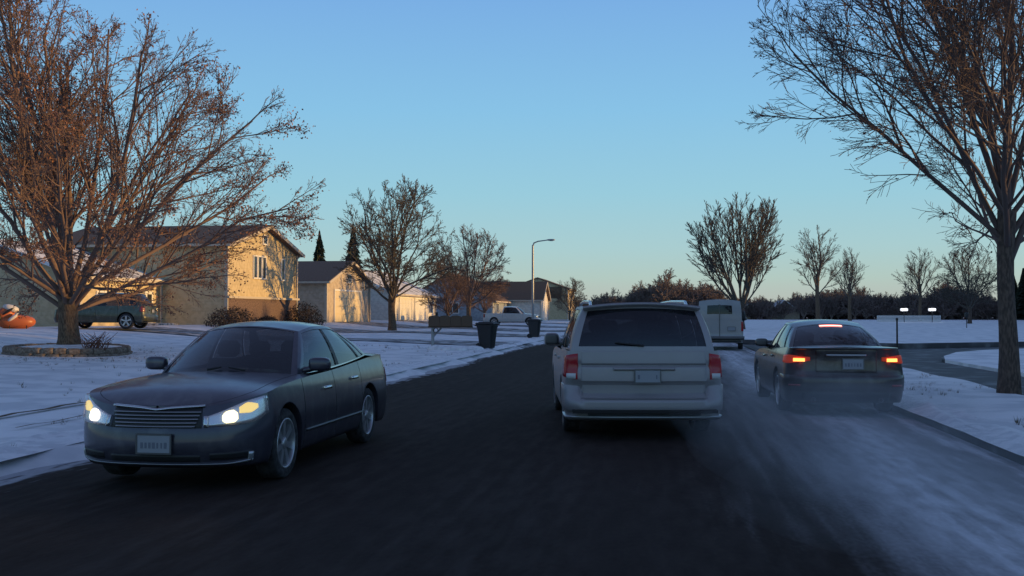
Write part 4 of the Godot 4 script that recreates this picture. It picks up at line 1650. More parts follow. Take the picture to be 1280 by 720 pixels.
	# right-hand distance
	far_house("small house with a snow-white gable in front of the far woods", 981, 226.0, 6.0, 2.0, 2.2, M.siding_tan, M.roof_snow)
	far_house("small pinkish house half hidden in the far woods", 1052, 236.0, 5.0, 2.6, 1.6, M.siding_tan, M.shingle)
	far_house("low pale house beside the far woods beyond the white van", 937, 230.0, 3.0, 2.6, 1.0, M.siding_tan, M.roof_snow)

func far_house(label: String, px: float, d: float, w: float, eave: float, rise: float, wall: Material, roof: Material) -> void:
	var p := at_px(px, d)
	var h := thing("house", label, "house", p, deg_to_rad(YAW - 4.0))
	wing(h, Vector3(-w / 2, 0.1, -8), Vector3(w / 2, eave, 0), rise, false, wall, roof, 0.35)
	window(h, Vector3(-w * 0.2, 1.5, 0), Vector3(0, 0, 1), 1.2, 1.1, 1)

# ---------------------------------------------------------------- trees
# spec: fork height, limbs, spread, length, levels, kids, ratio, up (pull to the sky), wind
func grow(br: MB, tips: Array, p: Vector3, dir: Vector3, len: float, rad: float, lev: int, sp: Dictionary) -> void:
	var n := 5 if lev <= 1 else (4 if lev == 2 else (3 if lev == 3 else 2))
	var pts := PackedVector3Array([p])
	var rs := PackedFloat32Array([rad])
	var d := dir
	if sp.has("env"):
		while len > 0.25 and ((p + dir * len - sp.env[0]) / sp.env[1]).length() > 1.0:
			len *= 0.86
	var end_r := maxf(rad * sp.get("taper", 0.38), sp.rmin)
	for i in n:
		var wob: float = sp.get("wobble", 0.16)
		d = (d + Vector3(rng.randfn() * wob, rng.randfn() * wob + sp.up * (0.5 if lev <= 1 else 0.3), rng.randfn() * wob) * (1.0 if lev > 0 else 0.6)).normalized()
		if sp.has("wind"):
			d = (d + sp.wind * 0.06 * lev).normalized()
		pts.append(pts[-1] + d * len / n)
		rs.append(lerpf(rad, end_r, float(i + 1) / n))
	br.tube(pts, rs, 7 if lev <= 1 else (5 if lev == 2 else (4 if lev == 3 else 3)))
	if lev >= sp.levels:
		tips.append([pts[-1], d])
		return
	if lev >= sp.levels - 1:
		tips.append([pts[1], d])
	var kids: int = sp.kids[lev]
	for k in kids:
		var t: float = lerpf(sp.get("first", 0.22), 1.0, (k + 0.5 + rng.randf_range(-0.35, 0.35)) / kids)
		var fi := t * n
		var i0 := mini(int(fi), n - 1)
		var q := pts[i0].lerp(pts[i0 + 1], fi - i0)
		var sd := (pts[i0 + 1] - pts[i0]).normalized()
		var e1 := sd.cross(Vector3(rng.randfn(), rng.randfn(), rng.randfn())).normalized()
		var ang: float = deg_to_rad(rng.randf_range(sp.ang[0], sp.ang[1])) * (0.6 if k == kids - 1 else 1.0)
		var cd := (sd * cos(ang) + e1 * sin(ang)).normalized()
		var cl: float = len * sp.ratio * lerpf(1.15, 0.6, t) * rng.randf_range(0.75, 1.2)
		var cr: float = maxf(lerpf(rad, end_r, t) * (0.62 if k < kids - 1 else 0.85), sp.rmin)
		grow(br, tips, q, cd, cl, cr, lev + 1, sp)

# returns [trunk, branches, tips]
func tree_shapes(sp: Dictionary) -> Array:
	rng.seed = sp.seed
	var tk := MB.new()
	var fk: float = sp.fork
	var r0: float = sp.radius
	var tp := PackedVector3Array()
	var tr := PackedFloat32Array()
	var lean := Vector3(sp.get("lean", 0.0), 0, 0)
	for i in 9:
		var t := i / 8.0
		tp.append(Vector3(0, -0.15 + (fk + 0.15) * t, 0) + lean * t * t + Vector3(0.02 * sin(t * 7.0), 0, 0.02 * cos(t * 5.0)))
		tr.append(r0 * (0.86 + 0.5 * pow(1.0 - t, 4.0) + 0.12 * smoothstep(0.7, 1.0, t)))
	tk.tube(tp, tr, 14)
	var br := MB.new()
	var tips := []
	var top := tp[8]
	var ph := rng.randf() * TAU
	for k in sp.limbs:
		var a: float = ph + TAU * k * 0.382 + rng.randf_range(-0.3, 0.3)
		var el: float = deg_to_rad(lerpf(sp.spread[0], sp.spread[1], (k + 0.5) / sp.limbs))
		var d := Vector3(cos(a) * sin(el), cos(el), sin(a) * sin(el))
		var st := top - Vector3(0, rng.randf() * fk * sp.get("stagger", 0.22), 0)
		var rr: float = r0 * sp.get("limb_r", 1.0) * rng.randf_range(0.38, 0.6) * (1.15 if el < 0.5 else 0.9)
		grow(br, tips, st, d, sp.length * rng.randf_range(0.85, 1.1) * lerpf(1.12, 0.8, el / 1.4), rr, 1, sp)
	return [tk, br, tips]

func leaf_mesh(tips: Array, share: float, per: int, size: float, cols: Array, spread: float, keep = null) -> MB:
	var mb := MB.new()
	mb.colored = true
	for t in tips:
		var sh := share
		if keep != null:
			sh *= float(keep.call(t[0]))
		if rng.randf() > sh:
			continue
		for k in per:
			var p: Vector3 = t[0] + Vector3(rng.randfn(), rng.randfn(), rng.randfn()) * spread
			var a := Vector3(rng.randfn(), rng.randfn() - 0.8, rng.randfn()).normalized()
			var b := a.cross(Vector3(rng.randfn(), rng.randfn(), rng.randfn())).normalized()
			var s := size * rng.randf_range(0.6, 1.3)
			mb.tint = cols[rng.randi() % cols.size()]
			mb.quad(p, p + a * s * 0.5 + b * s * 0.32, p + a * s, p + a * s * 0.5 - b * s * 0.32)
	return mb

func bare_tree(shapes: Array, label: String, at: Vector3, turn: float, scale_: float, bark: Material, twig: Material, group := "", stretch := 1.0) -> Node3D:
	var t := thing("bare_tree", label, "tree", at, turn, group)
	t.scale = Vector3(scale_, scale_ * stretch, scale_)
	inst("trunk", shapes[0], bark, t)
	inst("crown", shapes[1], twig, t)
	return t

func build_trees() -> void:
	# the leafy tree in the near yard
	var sp := {"seed": 7, "fork": 1.6, "radius": 0.33, "limbs": 24, "spread": [3.0, 77.0], "length": 10.0, "limb_r": 0.55, "levels": 5, "kids": [0, 12, 8, 5, 4], "ratio": 0.42, "ang": [18.0, 42.0], "up": 0.045, "rmin": 0.0055, "taper": 0.34, "stagger": 0.35, "wobble": 0.1, "env": [Vector3(0.3, 5.3, 0), Vector3(7.6, 5.5, 7.2)]}
	var sh := tree_shapes(sp)
	var lt := thing("leafy_tree", "wide tree with clinging brown leaves rising from the stone-edged bed", "tree", at_px(86, 32.0, 0.5), 0.6)
	part("trunk", sh[0], M.bark, lt)
	part("crown", sh[1], M.twig, lt)
	rng.seed = 77
	var clumps := FastNoiseLite.new()
	clumps.seed = 5
	clumps.frequency = 0.35
	var brown := [Color(0.17, 0.085, 0.065), Color(0.22, 0.1, 0.07), Color(0.12, 0.06, 0.052), Color(0.28, 0.13, 0.07), Color(0.15, 0.085, 0.07)]
	var lf := part("leaves", leaf_mesh(sh[2], 0.5, 3, 0.075, brown, 0.1, func(p): return clampf(0.3 + 2.2 * clumps.get_noise_3dv(p) + 0.07 * (5.0 - p.y), 0.02, 1.0)), M.leaf, lt)
	lf.set_meta("kind", "stuff")
	print("leafy tree ", sh[1].ix.size() / 3, " tips ", sh[2].size())
	# the bare tree by the right kerb
	sp = {"seed": 12, "fork": 3.3, "radius": 0.165, "limbs": 15, "spread": [2.0, 64.0], "length": 6.4, "limb_r": 0.68, "levels": 5, "kids": [0, 11, 8, 5, 4], "ratio": 0.52, "ang": [18.0, 46.0], "up": 0.02, "rmin": 0.0045, "taper": 0.36, "stagger": 0.4, "wobble": 0.12, "env": [Vector3(-0.1, 5.9, 0), Vector3(4.5, 5.0, 4.5)]}
	sh = tree_shapes(sp)
	var rt := thing("kerbside_tree", "tall dark bare tree standing in the snow by the right kerb", "tree", at_px(1259, 18.8, 0.15), 0.0)
	part("trunk", sh[0], M.bark_dark, rt)
	part("crown", sh[1], M.twig_dark, rt)
	rng.seed = 78
	var lf2 := part("leaves", leaf_mesh(sh[2], 0.03, 2, 0.06, [Color(0.14, 0.06, 0.04), Color(0.1, 0.045, 0.035)], 0.06), M.leaf, rt)
	lf2.set_meta("kind", "stuff")
	print("kerb tree ", sh[1].ix.size() / 3)
	# shared kinds of bare trees further off
	var round_sp := {"seed": 21, "fork": 1.8, "radius": 0.2, "limbs": 15, "spread": [3.0, 74.0], "length": 5.2, "limb_r": 0.62, "levels": 5, "kids": [0, 9, 7, 5, 3], "ratio": 0.45, "ang": [20.0, 46.0], "up": 0.06, "rmin": 0.0085, "env": [Vector3(0, 4.3, 0), Vector3(3.5, 3.7, 3.5)], "wobble": 0.15, "stagger": 0.25}
	var rs := tree_shapes(round_sp)
	var round_ := [rs[0].mesh(), rs[1].mesh()]
	var up_sp := {"seed": 34, "fork": 1.2, "radius": 0.22, "limbs": 17, "spread": [2.0, 44.0], "length": 6.4, "limb_r": 0.55, "levels": 4, "kids": [0, 12, 7, 6], "ratio": 0.38, "ang": [14.0, 34.0], "up": 0.11, "rmin": 0.0095, "env": [Vector3(0, 4.2, 0), Vector3(3.6, 3.7, 3.6)], "wobble": 0.1, "stagger": 0.3}
	var us := tree_shapes(up_sp)
	var upright := [us[0].mesh(), us[1].mesh()]
	var thin_sp := {"seed": 45, "fork": 3.4, "radius": 0.15, "limbs": 10, "spread": [0.0, 50.0], "length": 2.8, "limb_r": 0.6, "levels": 4, "kids": [0, 9, 6, 4], "ratio": 0.45, "ang": [20.0, 42.0], "up": 0.1, "rmin": 0.008, "wobble": 0.12, "stagger": 0.5}
	var ts := tree_shapes(thin_sp)
	var thin := [ts[0].mesh(), ts[1].mesh()]
	var gl := func(px: float, d: float) -> Vector3:
		var p := at_px(px, d)
		p.y = ground_left(p.x, p.z) - 0.02
		return p
	bare_tree(round_, "round bare tree standing in a dark bed beyond the garage gable", gl.call(490, 72.0), 0.4, 1.36, M.bark, M.twig_grey)
	bare_tree(round_, "bare spreading tree behind the brown post box", gl.call(586, 96.0), 2.1, 1.2, M.bark, M.twig)
	bare_tree(round_, "low bare tree with brown twigs beside the long pale house", gl.call(560, 86.0), 3.6, 0.72, M.bark, M.twig)
	bare_tree(round_, "bare tree with a pale leaning trunk in front of the grey gabled house", gl.call(606, 118.0), 5.1, 0.82, M.bark, M.twig)
	bare_tree(round_, "bushy bare tree far down the street beyond the lamp", at_px(712, 170.0), 1.1, 0.95, M.bark_dark, M.twig_grey)
	bare_tree(upright, "tall many-stemmed bare tree rising above the white van", at_px(926, 92.0, 0.1), 0.3, 1.55, M.bark_dark, M.twig_grey)
	bare_tree(thin, "slender bare tree rising from the far woods, pale trunk", at_px(1022, 150.0, 0.1), 0.8, 2.1, M.bark, M.twig_grey)
	bare_tree(thin, "small faint bare tree next to the slender pale-trunked one", at_px(1062, 190.0, 0.1), 2.0, 2.0, M.bark, M.twig_grey)
	bare_tree(thin, "thin bare tree standing above the two white lamps", at_px(1150, 190.0, 0.1), 3.3, 2.0, M.bark, M.twig_grey)
	bare_tree(round_, "bare tree standing behind the kerbside tree's trunk", at_px(1212, 140.0, 0.1), 4.4, 1.35, M.bark_dark, M.twig_grey)
	# firs behind the houses
	fir("small dark fir showing above the tan house's roof", at_px(399, 118.0, 0.9), 10.2)
	fir("tall dark fir half hidden behind the round bare tree", at_px(441, 112.0, 0.9), 10.4)
	# bushes
	bush("dark clipped bush under the yellow house's windows", at_px(290, 60.0), Vector3(1.6, 1.25, 1.5), 301)
	bush("tall rounded dark bush against the tan house", at_px(380, 72.0), Vector3(1.45, 1.7, 1.4), 302)
	bush("low dark bush near the yellow house's corner", at_px(334, 63.0), Vector3(0.9, 0.75, 0.9), 303)

func fir(label: String, at: Vector3, h: float) -> void:
	var t := thing("fir_tree", label, "tree", at)
	var tk := MB.new()
	tk.tube(PackedVector3Array([Vector3(0, -0.2, 0), Vector3(0, h * 0.5, 0), Vector3(0, h, 0)]), PackedFloat32Array([0.2, 0.12, 0.02]), 8)
	part("trunk", tk, M.bark_dark, t)
	part("crown", fir_crown(h, 420, 0.24), M.needle, t)

func fir_crown(h: float, n: int, wide: float) -> MB:
	var c := MB.new()
	c.colored = true
	for k in n:
		var y := rng.randf()
		var hh := h * (0.1 + 0.88 * y)
		var r := h * wide * (1.0 - y) * rng.randf_range(0.6, 1.15) + 0.12
		var a := rng.randf() * TAU
		var d := Vector3(cos(a), -0.25, sin(a))
		var s := Vector3(-sin(a), 0, cos(a)) * r * 0.28
		var p := Vector3(0, hh, 0)
		c.tint = Color(0.018, 0.028, 0.018).lerp(Color(0.035, 0.05, 0.03), rng.randf())
		c.quad(p, p + d * r * 0.6 + s, p + d * r, p + d * r * 0.6 - s)
		c.quad(p + Vector3(0, 0.1, 0), p + d * r * 0.55 + Vector3(0, -0.32, 0), p + d * r * 0.95 + Vector3(0, -0.3, 0), p + d * r * 0.6 + Vector3(0, 0.1, 0))
	return c

func bush(label: String, at: Vector3, r: Vector3, seed_: int) -> void:
	rng.seed = seed_
	at.y = ground_left(at.x, at.z)
	var t := thing("bush", label, "bush", at)
	var st := MB.new()
	for k in 40:
		var a := rng.randf() * TAU
		var q := sqrt(rng.randf()) * 0.85
		st.tube(PackedVector3Array([Vector3(cos(a) * 0.15, -0.05, sin(a) * 0.15), Vector3(cos(a) * r.x * q * 0.6, r.y * 0.6, sin(a) * r.z * q * 0.6), Vector3(cos(a) * r.x * q, r.y * sqrt(1.0 - q * q), sin(a) * r.z * q)]), PackedFloat32Array([0.02, 0.014, 0.006]), 4)
	part("stems", st, M.brush, t)
	var f := MB.new()
	f.colored = true
	for k in 3200:
		var d := Vector3(rng.randfn(), absf(rng.randfn()) * 0.9, rng.randfn()).normalized()
		var q := pow(rng.randf(), 0.3) * rng.randf_range(0.92, 1.05)
		var p := Vector3(d.x * r.x, d.y * r.y, d.z * r.z) * q
		var a := Vector3(rng.randfn(), rng.randfn(), rng.randfn()).normalized()
		var b := a.cross(Vector3(rng.randfn(), rng.randfn(), rng.randfn())).normalized()
		var s := rng.randf_range(0.06, 0.13)
		f.tint = Color(0.028, 0.022, 0.018).lerp(Color(0.055, 0.04, 0.032), rng.randf())
		f.quad(p, p + a * s * 0.5 + b * s * 0.3, p + a * s, p + a * s * 0.5 - b * s * 0.3)
	part("foliage", f, M.needle, t)

# ---------------------------------------------------------------- far woods, and the belt of trees to the right that hides the low sun from the road
func build_woods() -> void:
	var kinds := kinds_mesh
	for k in 3:
		var sp := {"seed": 400 + k, "fork": 0.8, "radius": 0.16, "limbs": 9, "spread": [5.0, 62.0], "length": 3.0, "levels": 4, "kids": [0, 7, 6, 4], "ratio": 0.55, "ang": [20.0, 55.0], "up": 0.08, "rmin": 0.022, "wobble": 0.16, "stagger": 0.6}
		var s := tree_shapes(sp)
		var mb: MB = s[1]
		var tk: MB = s[0]
		var base := mb.v.size()
		mb.v.append_array(tk.v)
		mb.n.append_array(tk.n)
		mb.t.append_array(tk.t)
		mb.c.append_array(tk.c)
		for i in tk.ix:
			mb.ix.push_back(base + i)
		kinds.append(mb.mesh())
	print("wood kind tris ", kinds[0].surface_get_array_index_len(0) / 3)
	rng.seed = 411
	var spots := [[], [], []]
	# across the far end of the field
	var hills := FastNoiseLite.new()
	hills.seed = 3
	hills.frequency = 0.008
	for k in 1200:
		var px := rng.randf_range(560, 1500)
		var d := rng.randf_range(225, 275) - 0.03 * absf(px - 900)
		var p := at_px(px, d, -0.1)
		if p.x < -9.0 and p.z > -190.0:
			continue
		var roll := 0.92 + 0.5 * hills.get_noise_1d(px) + 0.35 * hills.get_noise_1d(px * 5.0)
		spots[rng.randi() % 3].append(Transform3D(Basis(Vector3.UP, rng.randf() * TAU).scaled(Vector3.ONE * rng.randf_range(0.8, 1.15) * roll * (1.36 if px < 1010 else 1.26)), p))
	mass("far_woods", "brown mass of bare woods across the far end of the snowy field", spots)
	spots = [[], [], []]
	for k in 500:
		var z := rng.randf_range(60, -235)
		var x := rng.randf_range(84, 112) + 0.02 * absf(z)
		spots[rng.randi() % 3].append(Transform3D(Basis(Vector3.UP, rng.randf() * TAU).scaled(Vector3.ONE * rng.randf_range(1.3, 1.5)), Vector3(x, -0.1, z)))
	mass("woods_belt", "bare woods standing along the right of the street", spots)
	# unseen firs, added to keep the low sun off the road and cars
	kinds_mesh = []
	for k in 3:
		kinds_mesh.append(fir_crown(8.0, 900, 0.3).mesh())
	spots = [[], [], []]
	for k in 640:
		var z := 65.0 - 300.0 * (k + rng.randf()) / 640.0
		var x := rng.randf_range(72, 80)
		var t := Transform3D(Basis(Vector3.UP, rng.randf() * TAU).scaled(Vector3(1.35, rng.randf_range(1.36, 1.52), 1.35)), Vector3(x, -1.0, z))
		spots[k % 3].append(t)
	mass("added_shade_firs", "unseen close-set firs added along the right to shade the street", spots, M.needle)

func mass(called: String, label: String, spots: Array, m: Material = null) -> void:
	var t := Node3D.new()
	t.name = numbered(called)
	add_child(t)
	tag(t, label, "woods")
	t.set_meta("kind", "stuff")
	for k in 3:
		var mm := MultiMesh.new()
		mm.transform_format = MultiMesh.TRANSFORM_3D
		mm.mesh = kinds_mesh[k]
		mm.instance_count = spots[k].size()
		for i in spots[k].size():
			mm.set_instance_transform(i, spots[k][i])
		var o := MultiMeshInstance3D.new()
		o.name = "bare_trees"
		o.multimesh = mm
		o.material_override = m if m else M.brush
		o.set_meta("kind", "stuff")
		t.add_child(o, true)

# ---------------------------------------------------------------- street furniture and small things
func wheelie_bin(label: String, at: Vector3, turn: float) -> void:
	var t := thing("refuse_bin", label, "bin", at, turn, "refuse bins put out at the kerb")
	var b := MB.new()
	var rows := []
	for e in [[0.0, 0.24, 0.25], [0.04, 0.255, 0.27], [0.82, 0.31, 0.36], [0.84, 0.335, 0.385], [0.93, 0.335, 0.385]]:
		var r := PackedVector3Array()
		for k in 25:
			var a := TAU * k / 24
			r.append(Vector3(signf(cos(a)) * pow(absf(cos(a)), 0.4) * e[1], e[0] + 0.05, signf(sin(a)) * pow(absf(sin(a)), 0.4) * e[2]))
		rows.append(r)
	b.grid(rows)
	part("bin_body", b, M.bin, t)
	var l := MB.new()
	l.cbox(Vector3(0, 1.03, 0.02), Vector3(0.68, 0.09, 0.82), 0.035)
	l.cbox(Vector3(0, 1.08, 0.02), Vector3(0.5, 0.05, 0.62), 0.02)
	part("lid", l, M.bin, t)
	var hb := MB.new()
	hb.tube(PackedVector3Array([Vector3(-0.24, 0.96, -0.44), Vector3(0.24, 0.96, -0.44)]), PackedFloat32Array([0.018, 0.018]), 8)
	hb.box(Vector3(-0.24, 0.96, -0.4), Vector3(0.03, 0.05, 0.09))
	hb.box(Vector3(0.24, 0.96, -0.4), Vector3(0.03, 0.05, 0.09))
	part("handle", hb, M.bin, t)
	for x in [-0.27, 0.27]:
		var w := MB.new()
		w.lathe([[0.001, -0.03], [0.12, -0.03], [0.13, 0.0], [0.12, 0.03], [0.001, 0.03]], 16, Vector3(x, 0.13, -0.26), Basis(Vector3(0, 0, 1), PI / 2))
		part("wheel", w, M.rubber, t)

func build_furniture() -> void:
	var gp := func(px: float, d: float) -> Vector3:
		var p := at_px(px, d)
		p.y = ground_left(p.x, p.z)
		return p
	wheelie_bin("black refuse bin at the kerb next to the brown post box", gp.call(609, 42.2), 1.3)
	wheelie_bin("black refuse bin at the kerb near the street lamp and pickup", gp.call(668, 61.0), 1.5)
	# post box: a row of brown boxes on a plank, carried by one leaning-armed post
	var mp: Vector3 = gp.call(541, 42.5)
	var pb := thing("post_box", "brown wooden row of post boxes on a single braced post", "mailbox", mp, deg_to_rad(YAW))
	var po := MB.new()
	po.cbox(Vector3(0, 0.5, 0), Vector3(0.12, 1.1, 0.12), 0.015)
	part("post", po, M.galv, pb)
	var ar := MB.new()
	ar.tube(PackedVector3Array([Vector3(0.02, 0.5, 0), Vector3(0.36, 0.86, 0)]), PackedFloat32Array([0.04, 0.04]), 6, true)
	part("brace", ar, M.galv, pb)
	var pk := MB.new()
	pk.cbox(Vector3(0.72, 0.9, 0), Vector3(1.84, 0.05, 0.42), 0.012)
	part("plank", pk, M.trim_brown, pb)
	for k in 4:
		var bx := MB.new()
		var rows := []
		for z in [-0.25, 0.25]:
			var r := PackedVector3Array()
			for q in [Vector2(-0.219, 0), Vector2(-0.219, 0.34), Vector2(-0.2, 0.4), Vector2(-0.12, 0.43), Vector2(0, 0.44), Vector2(0.12, 0.43), Vector2(0.2, 0.4), Vector2(0.219, 0.34), Vector2(0.219, 0)]:
				r.append(Vector3(0.06 + 0.445 * k + q.x, 0.928 + q.y, z))
			rows.append(r)
		bx.grid(rows)
		for z in [-0.245, 0.245]:
			for i in 7:
				bx.tri(rows[0][0] * Vector3(1, 1, 0) + Vector3(0, 0, z), rows[0][i + 1] * Vector3(1, 1, 0) + Vector3(0, 0, z), rows[0][i + 2] * Vector3(1, 1, 0) + Vector3(0, 0, z))
		var bo := part("box", bx, M.trim_brown, pb)
		if k == 0:
			var fl := MB.new()
			fl.box(Vector3(0.16, 1.42, 0), Vector3(0.1, 0.16, 0.03))
			part("flag", fl, M.black_plastic, bo)
	var nt := MB.new()
	nt.lathe([[0.1, -0.22], [0.1, 0.22], [0.085, 0.22], [0.085, -0.2]], 12, Vector3(0.13, 0.76, 0), Basis(Vector3.RIGHT, PI / 2))
	part("paper_tube", nt, M.black_plastic, pb)
	# ploughed lump of snow at its foot
	var lump := thing("snow_heap", "small white heap of cleared snow at the post box's foot", "snow heap", gp.call(566, 41.0))
	var lm := MB.new()
	rng.seed = 501
	for k in 7:
		lm.ellipsoid(Vector3(rng.randf_range(-0.9, 0.9), 0.02, rng.randf_range(-0.25, 0.25)), Vector3(rng.randf_range(0.25, 0.5), rng.randf_range(0.1, 0.2), rng.randf_range(0.2, 0.3)), 14)
	part("snow", lm, M.snow_fine, lump)
	# street lamp
	var lp: Vector3 = gp.call(666, 100.0)
	var sl := thing("street_lamp", "tall grey street lamp with one arm over the road", "street lamp", lp)
	var pm := MB.new()
	pm.tube(PackedVector3Array([Vector3(0, -0.1, 0), Vector3(0, 4, 0), Vector3(0, 7.9, 0)]), PackedFloat32Array([0.13, 0.11, 0.09]), 12)
	part("pole", pm, M.galv, sl)
	var am := MB.new()
	am.tube(PackedVector3Array([Vector3(0, 7.8, 0), Vector3(0.12, 8.1, 0), Vector3(0.5, 8.25, 0), Vector3(1.5, 8.38, 0)]), PackedFloat32Array([0.08, 0.07, 0.06, 0.05]), 10)
	part("arm", am, M.galv, sl)
	var hm := MB.new()
	hm.ellipsoid(Vector3(1.75, 8.38, 0), Vector3(0.42, 0.09, 0.17), 16, 0.8)
	var hd := part("lamp_head", hm, M.galv, sl)
	var bm := MB.new()
	bm.ellipsoid(Vector3(1.8, 8.31, 0), Vector3(0.22, 0.05, 0.12), 12)
	part("lamp_cover", bm, M.curtain, hd)
	# raised bed round the leafy tree: single stones, soil, dry stalks
	var tp := at_px(86, 32.0)
	var bed := thing("tree_bed", "ring of rough stones with bare soil round the leafy tree", "flower bed", Vector3(tp.x, 0.0, tp.z))
	var soil := MB.new()
	var rows := []
	for e in [[0.001, 0.64], [0.8, 0.62], [1.55, 0.56], [1.7, 0.3]]:
		var r := PackedVector3Array()
		for k in 33:
			var a := TAU * k / 32
			var g := ground_left(tp.x + cos(a) * 1.7, tp.z + sin(a) * 1.7)
			r.append(Vector3(cos(a) * e[0], minf(e[1], g + 0.22) if e[0] > 1.0 else e[1], sin(a) * e[0]))
		rows.append(r)
	soil.grid(rows)
	part("soil", soil, M.snow_fine, bed)
	rng.seed = 511
	var stones := []
	for k in 4:
		var sm := MB.new()
		sm.ellipsoid(Vector3.ZERO, Vector3(0.2, 0.1, 0.15) * rng.randf_range(0.9, 1.1), 10, rng.randf_range(0.45, 0.65))
		stones.append(sm.mesh())
	for course in 2:
		for k in 30:
			var a := TAU * (k + 0.5 * course) / 30
			var rr := 1.72 - 0.05 * course + rng.randf_range(-0.03, 0.03)
			var g := ground_left(tp.x + cos(a) * rr, tp.z + sin(a) * rr)
			var s := inst("stone", stones[rng.randi() % 4], M.stone, bed)
			s.position = Vector3(cos(a) * rr, g - 0.02 + 0.165 * course, sin(a) * rr)
			s.rotation = Vector3(rng.randf_range(-0.1, 0.1), -a + PI / 2 + rng.randf_range(-0.1, 0.1), rng.randf_range(-0.08, 0.08))
	var dp := thing("dry_plant", "clump of dry reddish stalks at the edge of the stone bed", "plant", Vector3(tp.x, 0.5, tp.z) + Vector3(1.3, 0, 0.75))
	var dm := MB.new()
	for k in 60:
		var a := rng.randf() * TAU
		var l := rng.randf_range(0.25, 0.6)
		var d := Vector3(cos(a) * 0.6, 1.0, sin(a) * 0.6)
		var o := Vector3(rng.randf_range(-0.35, 0.35), 0, rng.randf_range(-0.2, 0.2))
		dm.tube(PackedVector3Array([o, o + d * l * 0.6, o + d * l + Vector3(cos(a), -0.3, sin(a)) * 0.12]), PackedFloat32Array([0.012, 0.009, 0.006]), 3)
	part("stalks", dm, mat(Color(0.2, 0.09, 0.06), 0.9), dp)
	# dead grass tips through the thin snow, and fallen leaves
	var tuft := MB.new()
	for k in 7:
		var a := rng.randf() * TAU
		var o := Vector3(cos(a), 0, sin(a)) * rng.randf() * 0.05
		var s := Vector3(-sin(a), 0, cos(a)) * 0.006
		var tip := o + Vector3(cos(a) * 0.04, rng.randf_range(0.05, 0.1), sin(a) * 0.04)
		tuft.tri(o - s, tip, o + s)
	var pts := []
	rng.seed = 541
	var patch := FastNoiseLite.new()
	patch.seed = 9
	patch.frequency = 0.25
	while pts.size() < 650:
		var x := rng.randf_range(-17.0, -6.9) if rng.randf() < 0.75 else rng.randf_range(4.5, 6.2)
		var z := rng.randf_range(-6.0, -44.0) if x < 0 else rng.randf_range(-8.0, -29.0)
		if patch.get_noise_2d(x, z) < 0.08:
			continue
		var y := ground_left(x, z) if x < 0 else 0.15
		pts.append(Transform3D(Basis(Vector3.UP, rng.randf() * TAU).scaled(Vector3.ONE * rng.randf_range(0.5, 1.1)), Vector3(x, y - 0.01, z)))
	scatter("grass", "sparse dead grass tips poking through the thin snow", "grass", tuft, mat(Color(0.12, 0.09, 0.05), 0.9), pts)
	var lfm := MB.new()
	lfm.quad(Vector3(-0.035, 0.004, 0), Vector3(0, 0.012, 0.022), Vector3(0.035, 0.006, 0), Vector3(0, 0.01, -0.022))
	pts = []
	for k in 700:
		var a := rng.randf() * TAU
		var q := 1.9 + absf(rng.randfn()) * 3.2
		var p := Vector3(tp.x + cos(a) * q, 0, tp.z + sin(a) * q)
		if p.x > -7.2:
			continue
		p.y = ground_left(p.x, p.z) + 0.012
		pts.append(Transform3D(Basis(Vector3.UP, rng.randf() * TAU).scaled(Vector3.ONE * rng.randf_range(0.7, 1.4)), p))
	scatter("leaves", "fallen brown leaves scattered on the snow round the leafy tree", "leaves", lfm, mat(Color(0.13, 0.06, 0.035), 0.9), pts)
	# slumped inflatable lawn decoration
	inflatable(at_px(14, 48.0))
	# right side: small posts, fence, lamps
	post("thin dark marker post at the corner of the side street", at_px(1121, 44.5, 0.15), 1.15, false)
	post("short dark post with a small board in the snowy field", at_px(1208, 100.0, 0.15), 1.25, true)
	post("dark rounded post box on a post beside the white van", at_px(927, 47.0, 0.1), 1.35, true)
	fence(at_px(1096, 165.0, 0.15), at_px(1176, 165.0, 0.15))
	for px in [1130.0, 1165.0]:
		var q := at_px(px, 160.0, 0.15)
		var yl := thing("yard_lamp", "white lit box lamp on a post, the one nearer the marker post" if px < 1140 else "white lit box lamp on a post, the one nearer the kerbside tree", "lamp", q, 0.0, "pair of white lamps above the picket fence")
		var ym := MB.new()
		ym.tube(PackedVector3Array([Vector3(0, -0.1, 0), Vector3(0, 1.7, 0)]), PackedFloat32Array([0.05, 0.05]), 8)
		part("post", ym, M.black_plastic, yl)
		var yb := MB.new()
		yb.cbox(Vector3(0, 1.95, 0), Vector3(1.1, 0.42, 0.4), 0.08)
		part("lamp_glow", yb, M.lamp_white, yl)
		lamp_light(yl, "lamp_light", Vector3(0, 1.95, 0.5), Vector3.BACK, Color(0.95, 0.97, 1.0), 1.0, false)

func scatter(called: String, label: String, category: String, mb: MB, m: Material, pts: Array) -> void:
	var mm := MultiMesh.new()
	mm.transform_format = MultiMesh.TRANSFORM_3D
	mm.mesh = mb.mesh()
	mm.instance_count = pts.size()
	for i in pts.size():
		mm.set_instance_transform(i, pts[i])
	var o := MultiMeshInstance3D.new()
	o.name = numbered(called)
	o.multimesh = mm
	o.material_override = m
	o.set_meta("kind", "stuff")
	tag(o, label, category)
	add_child(o)

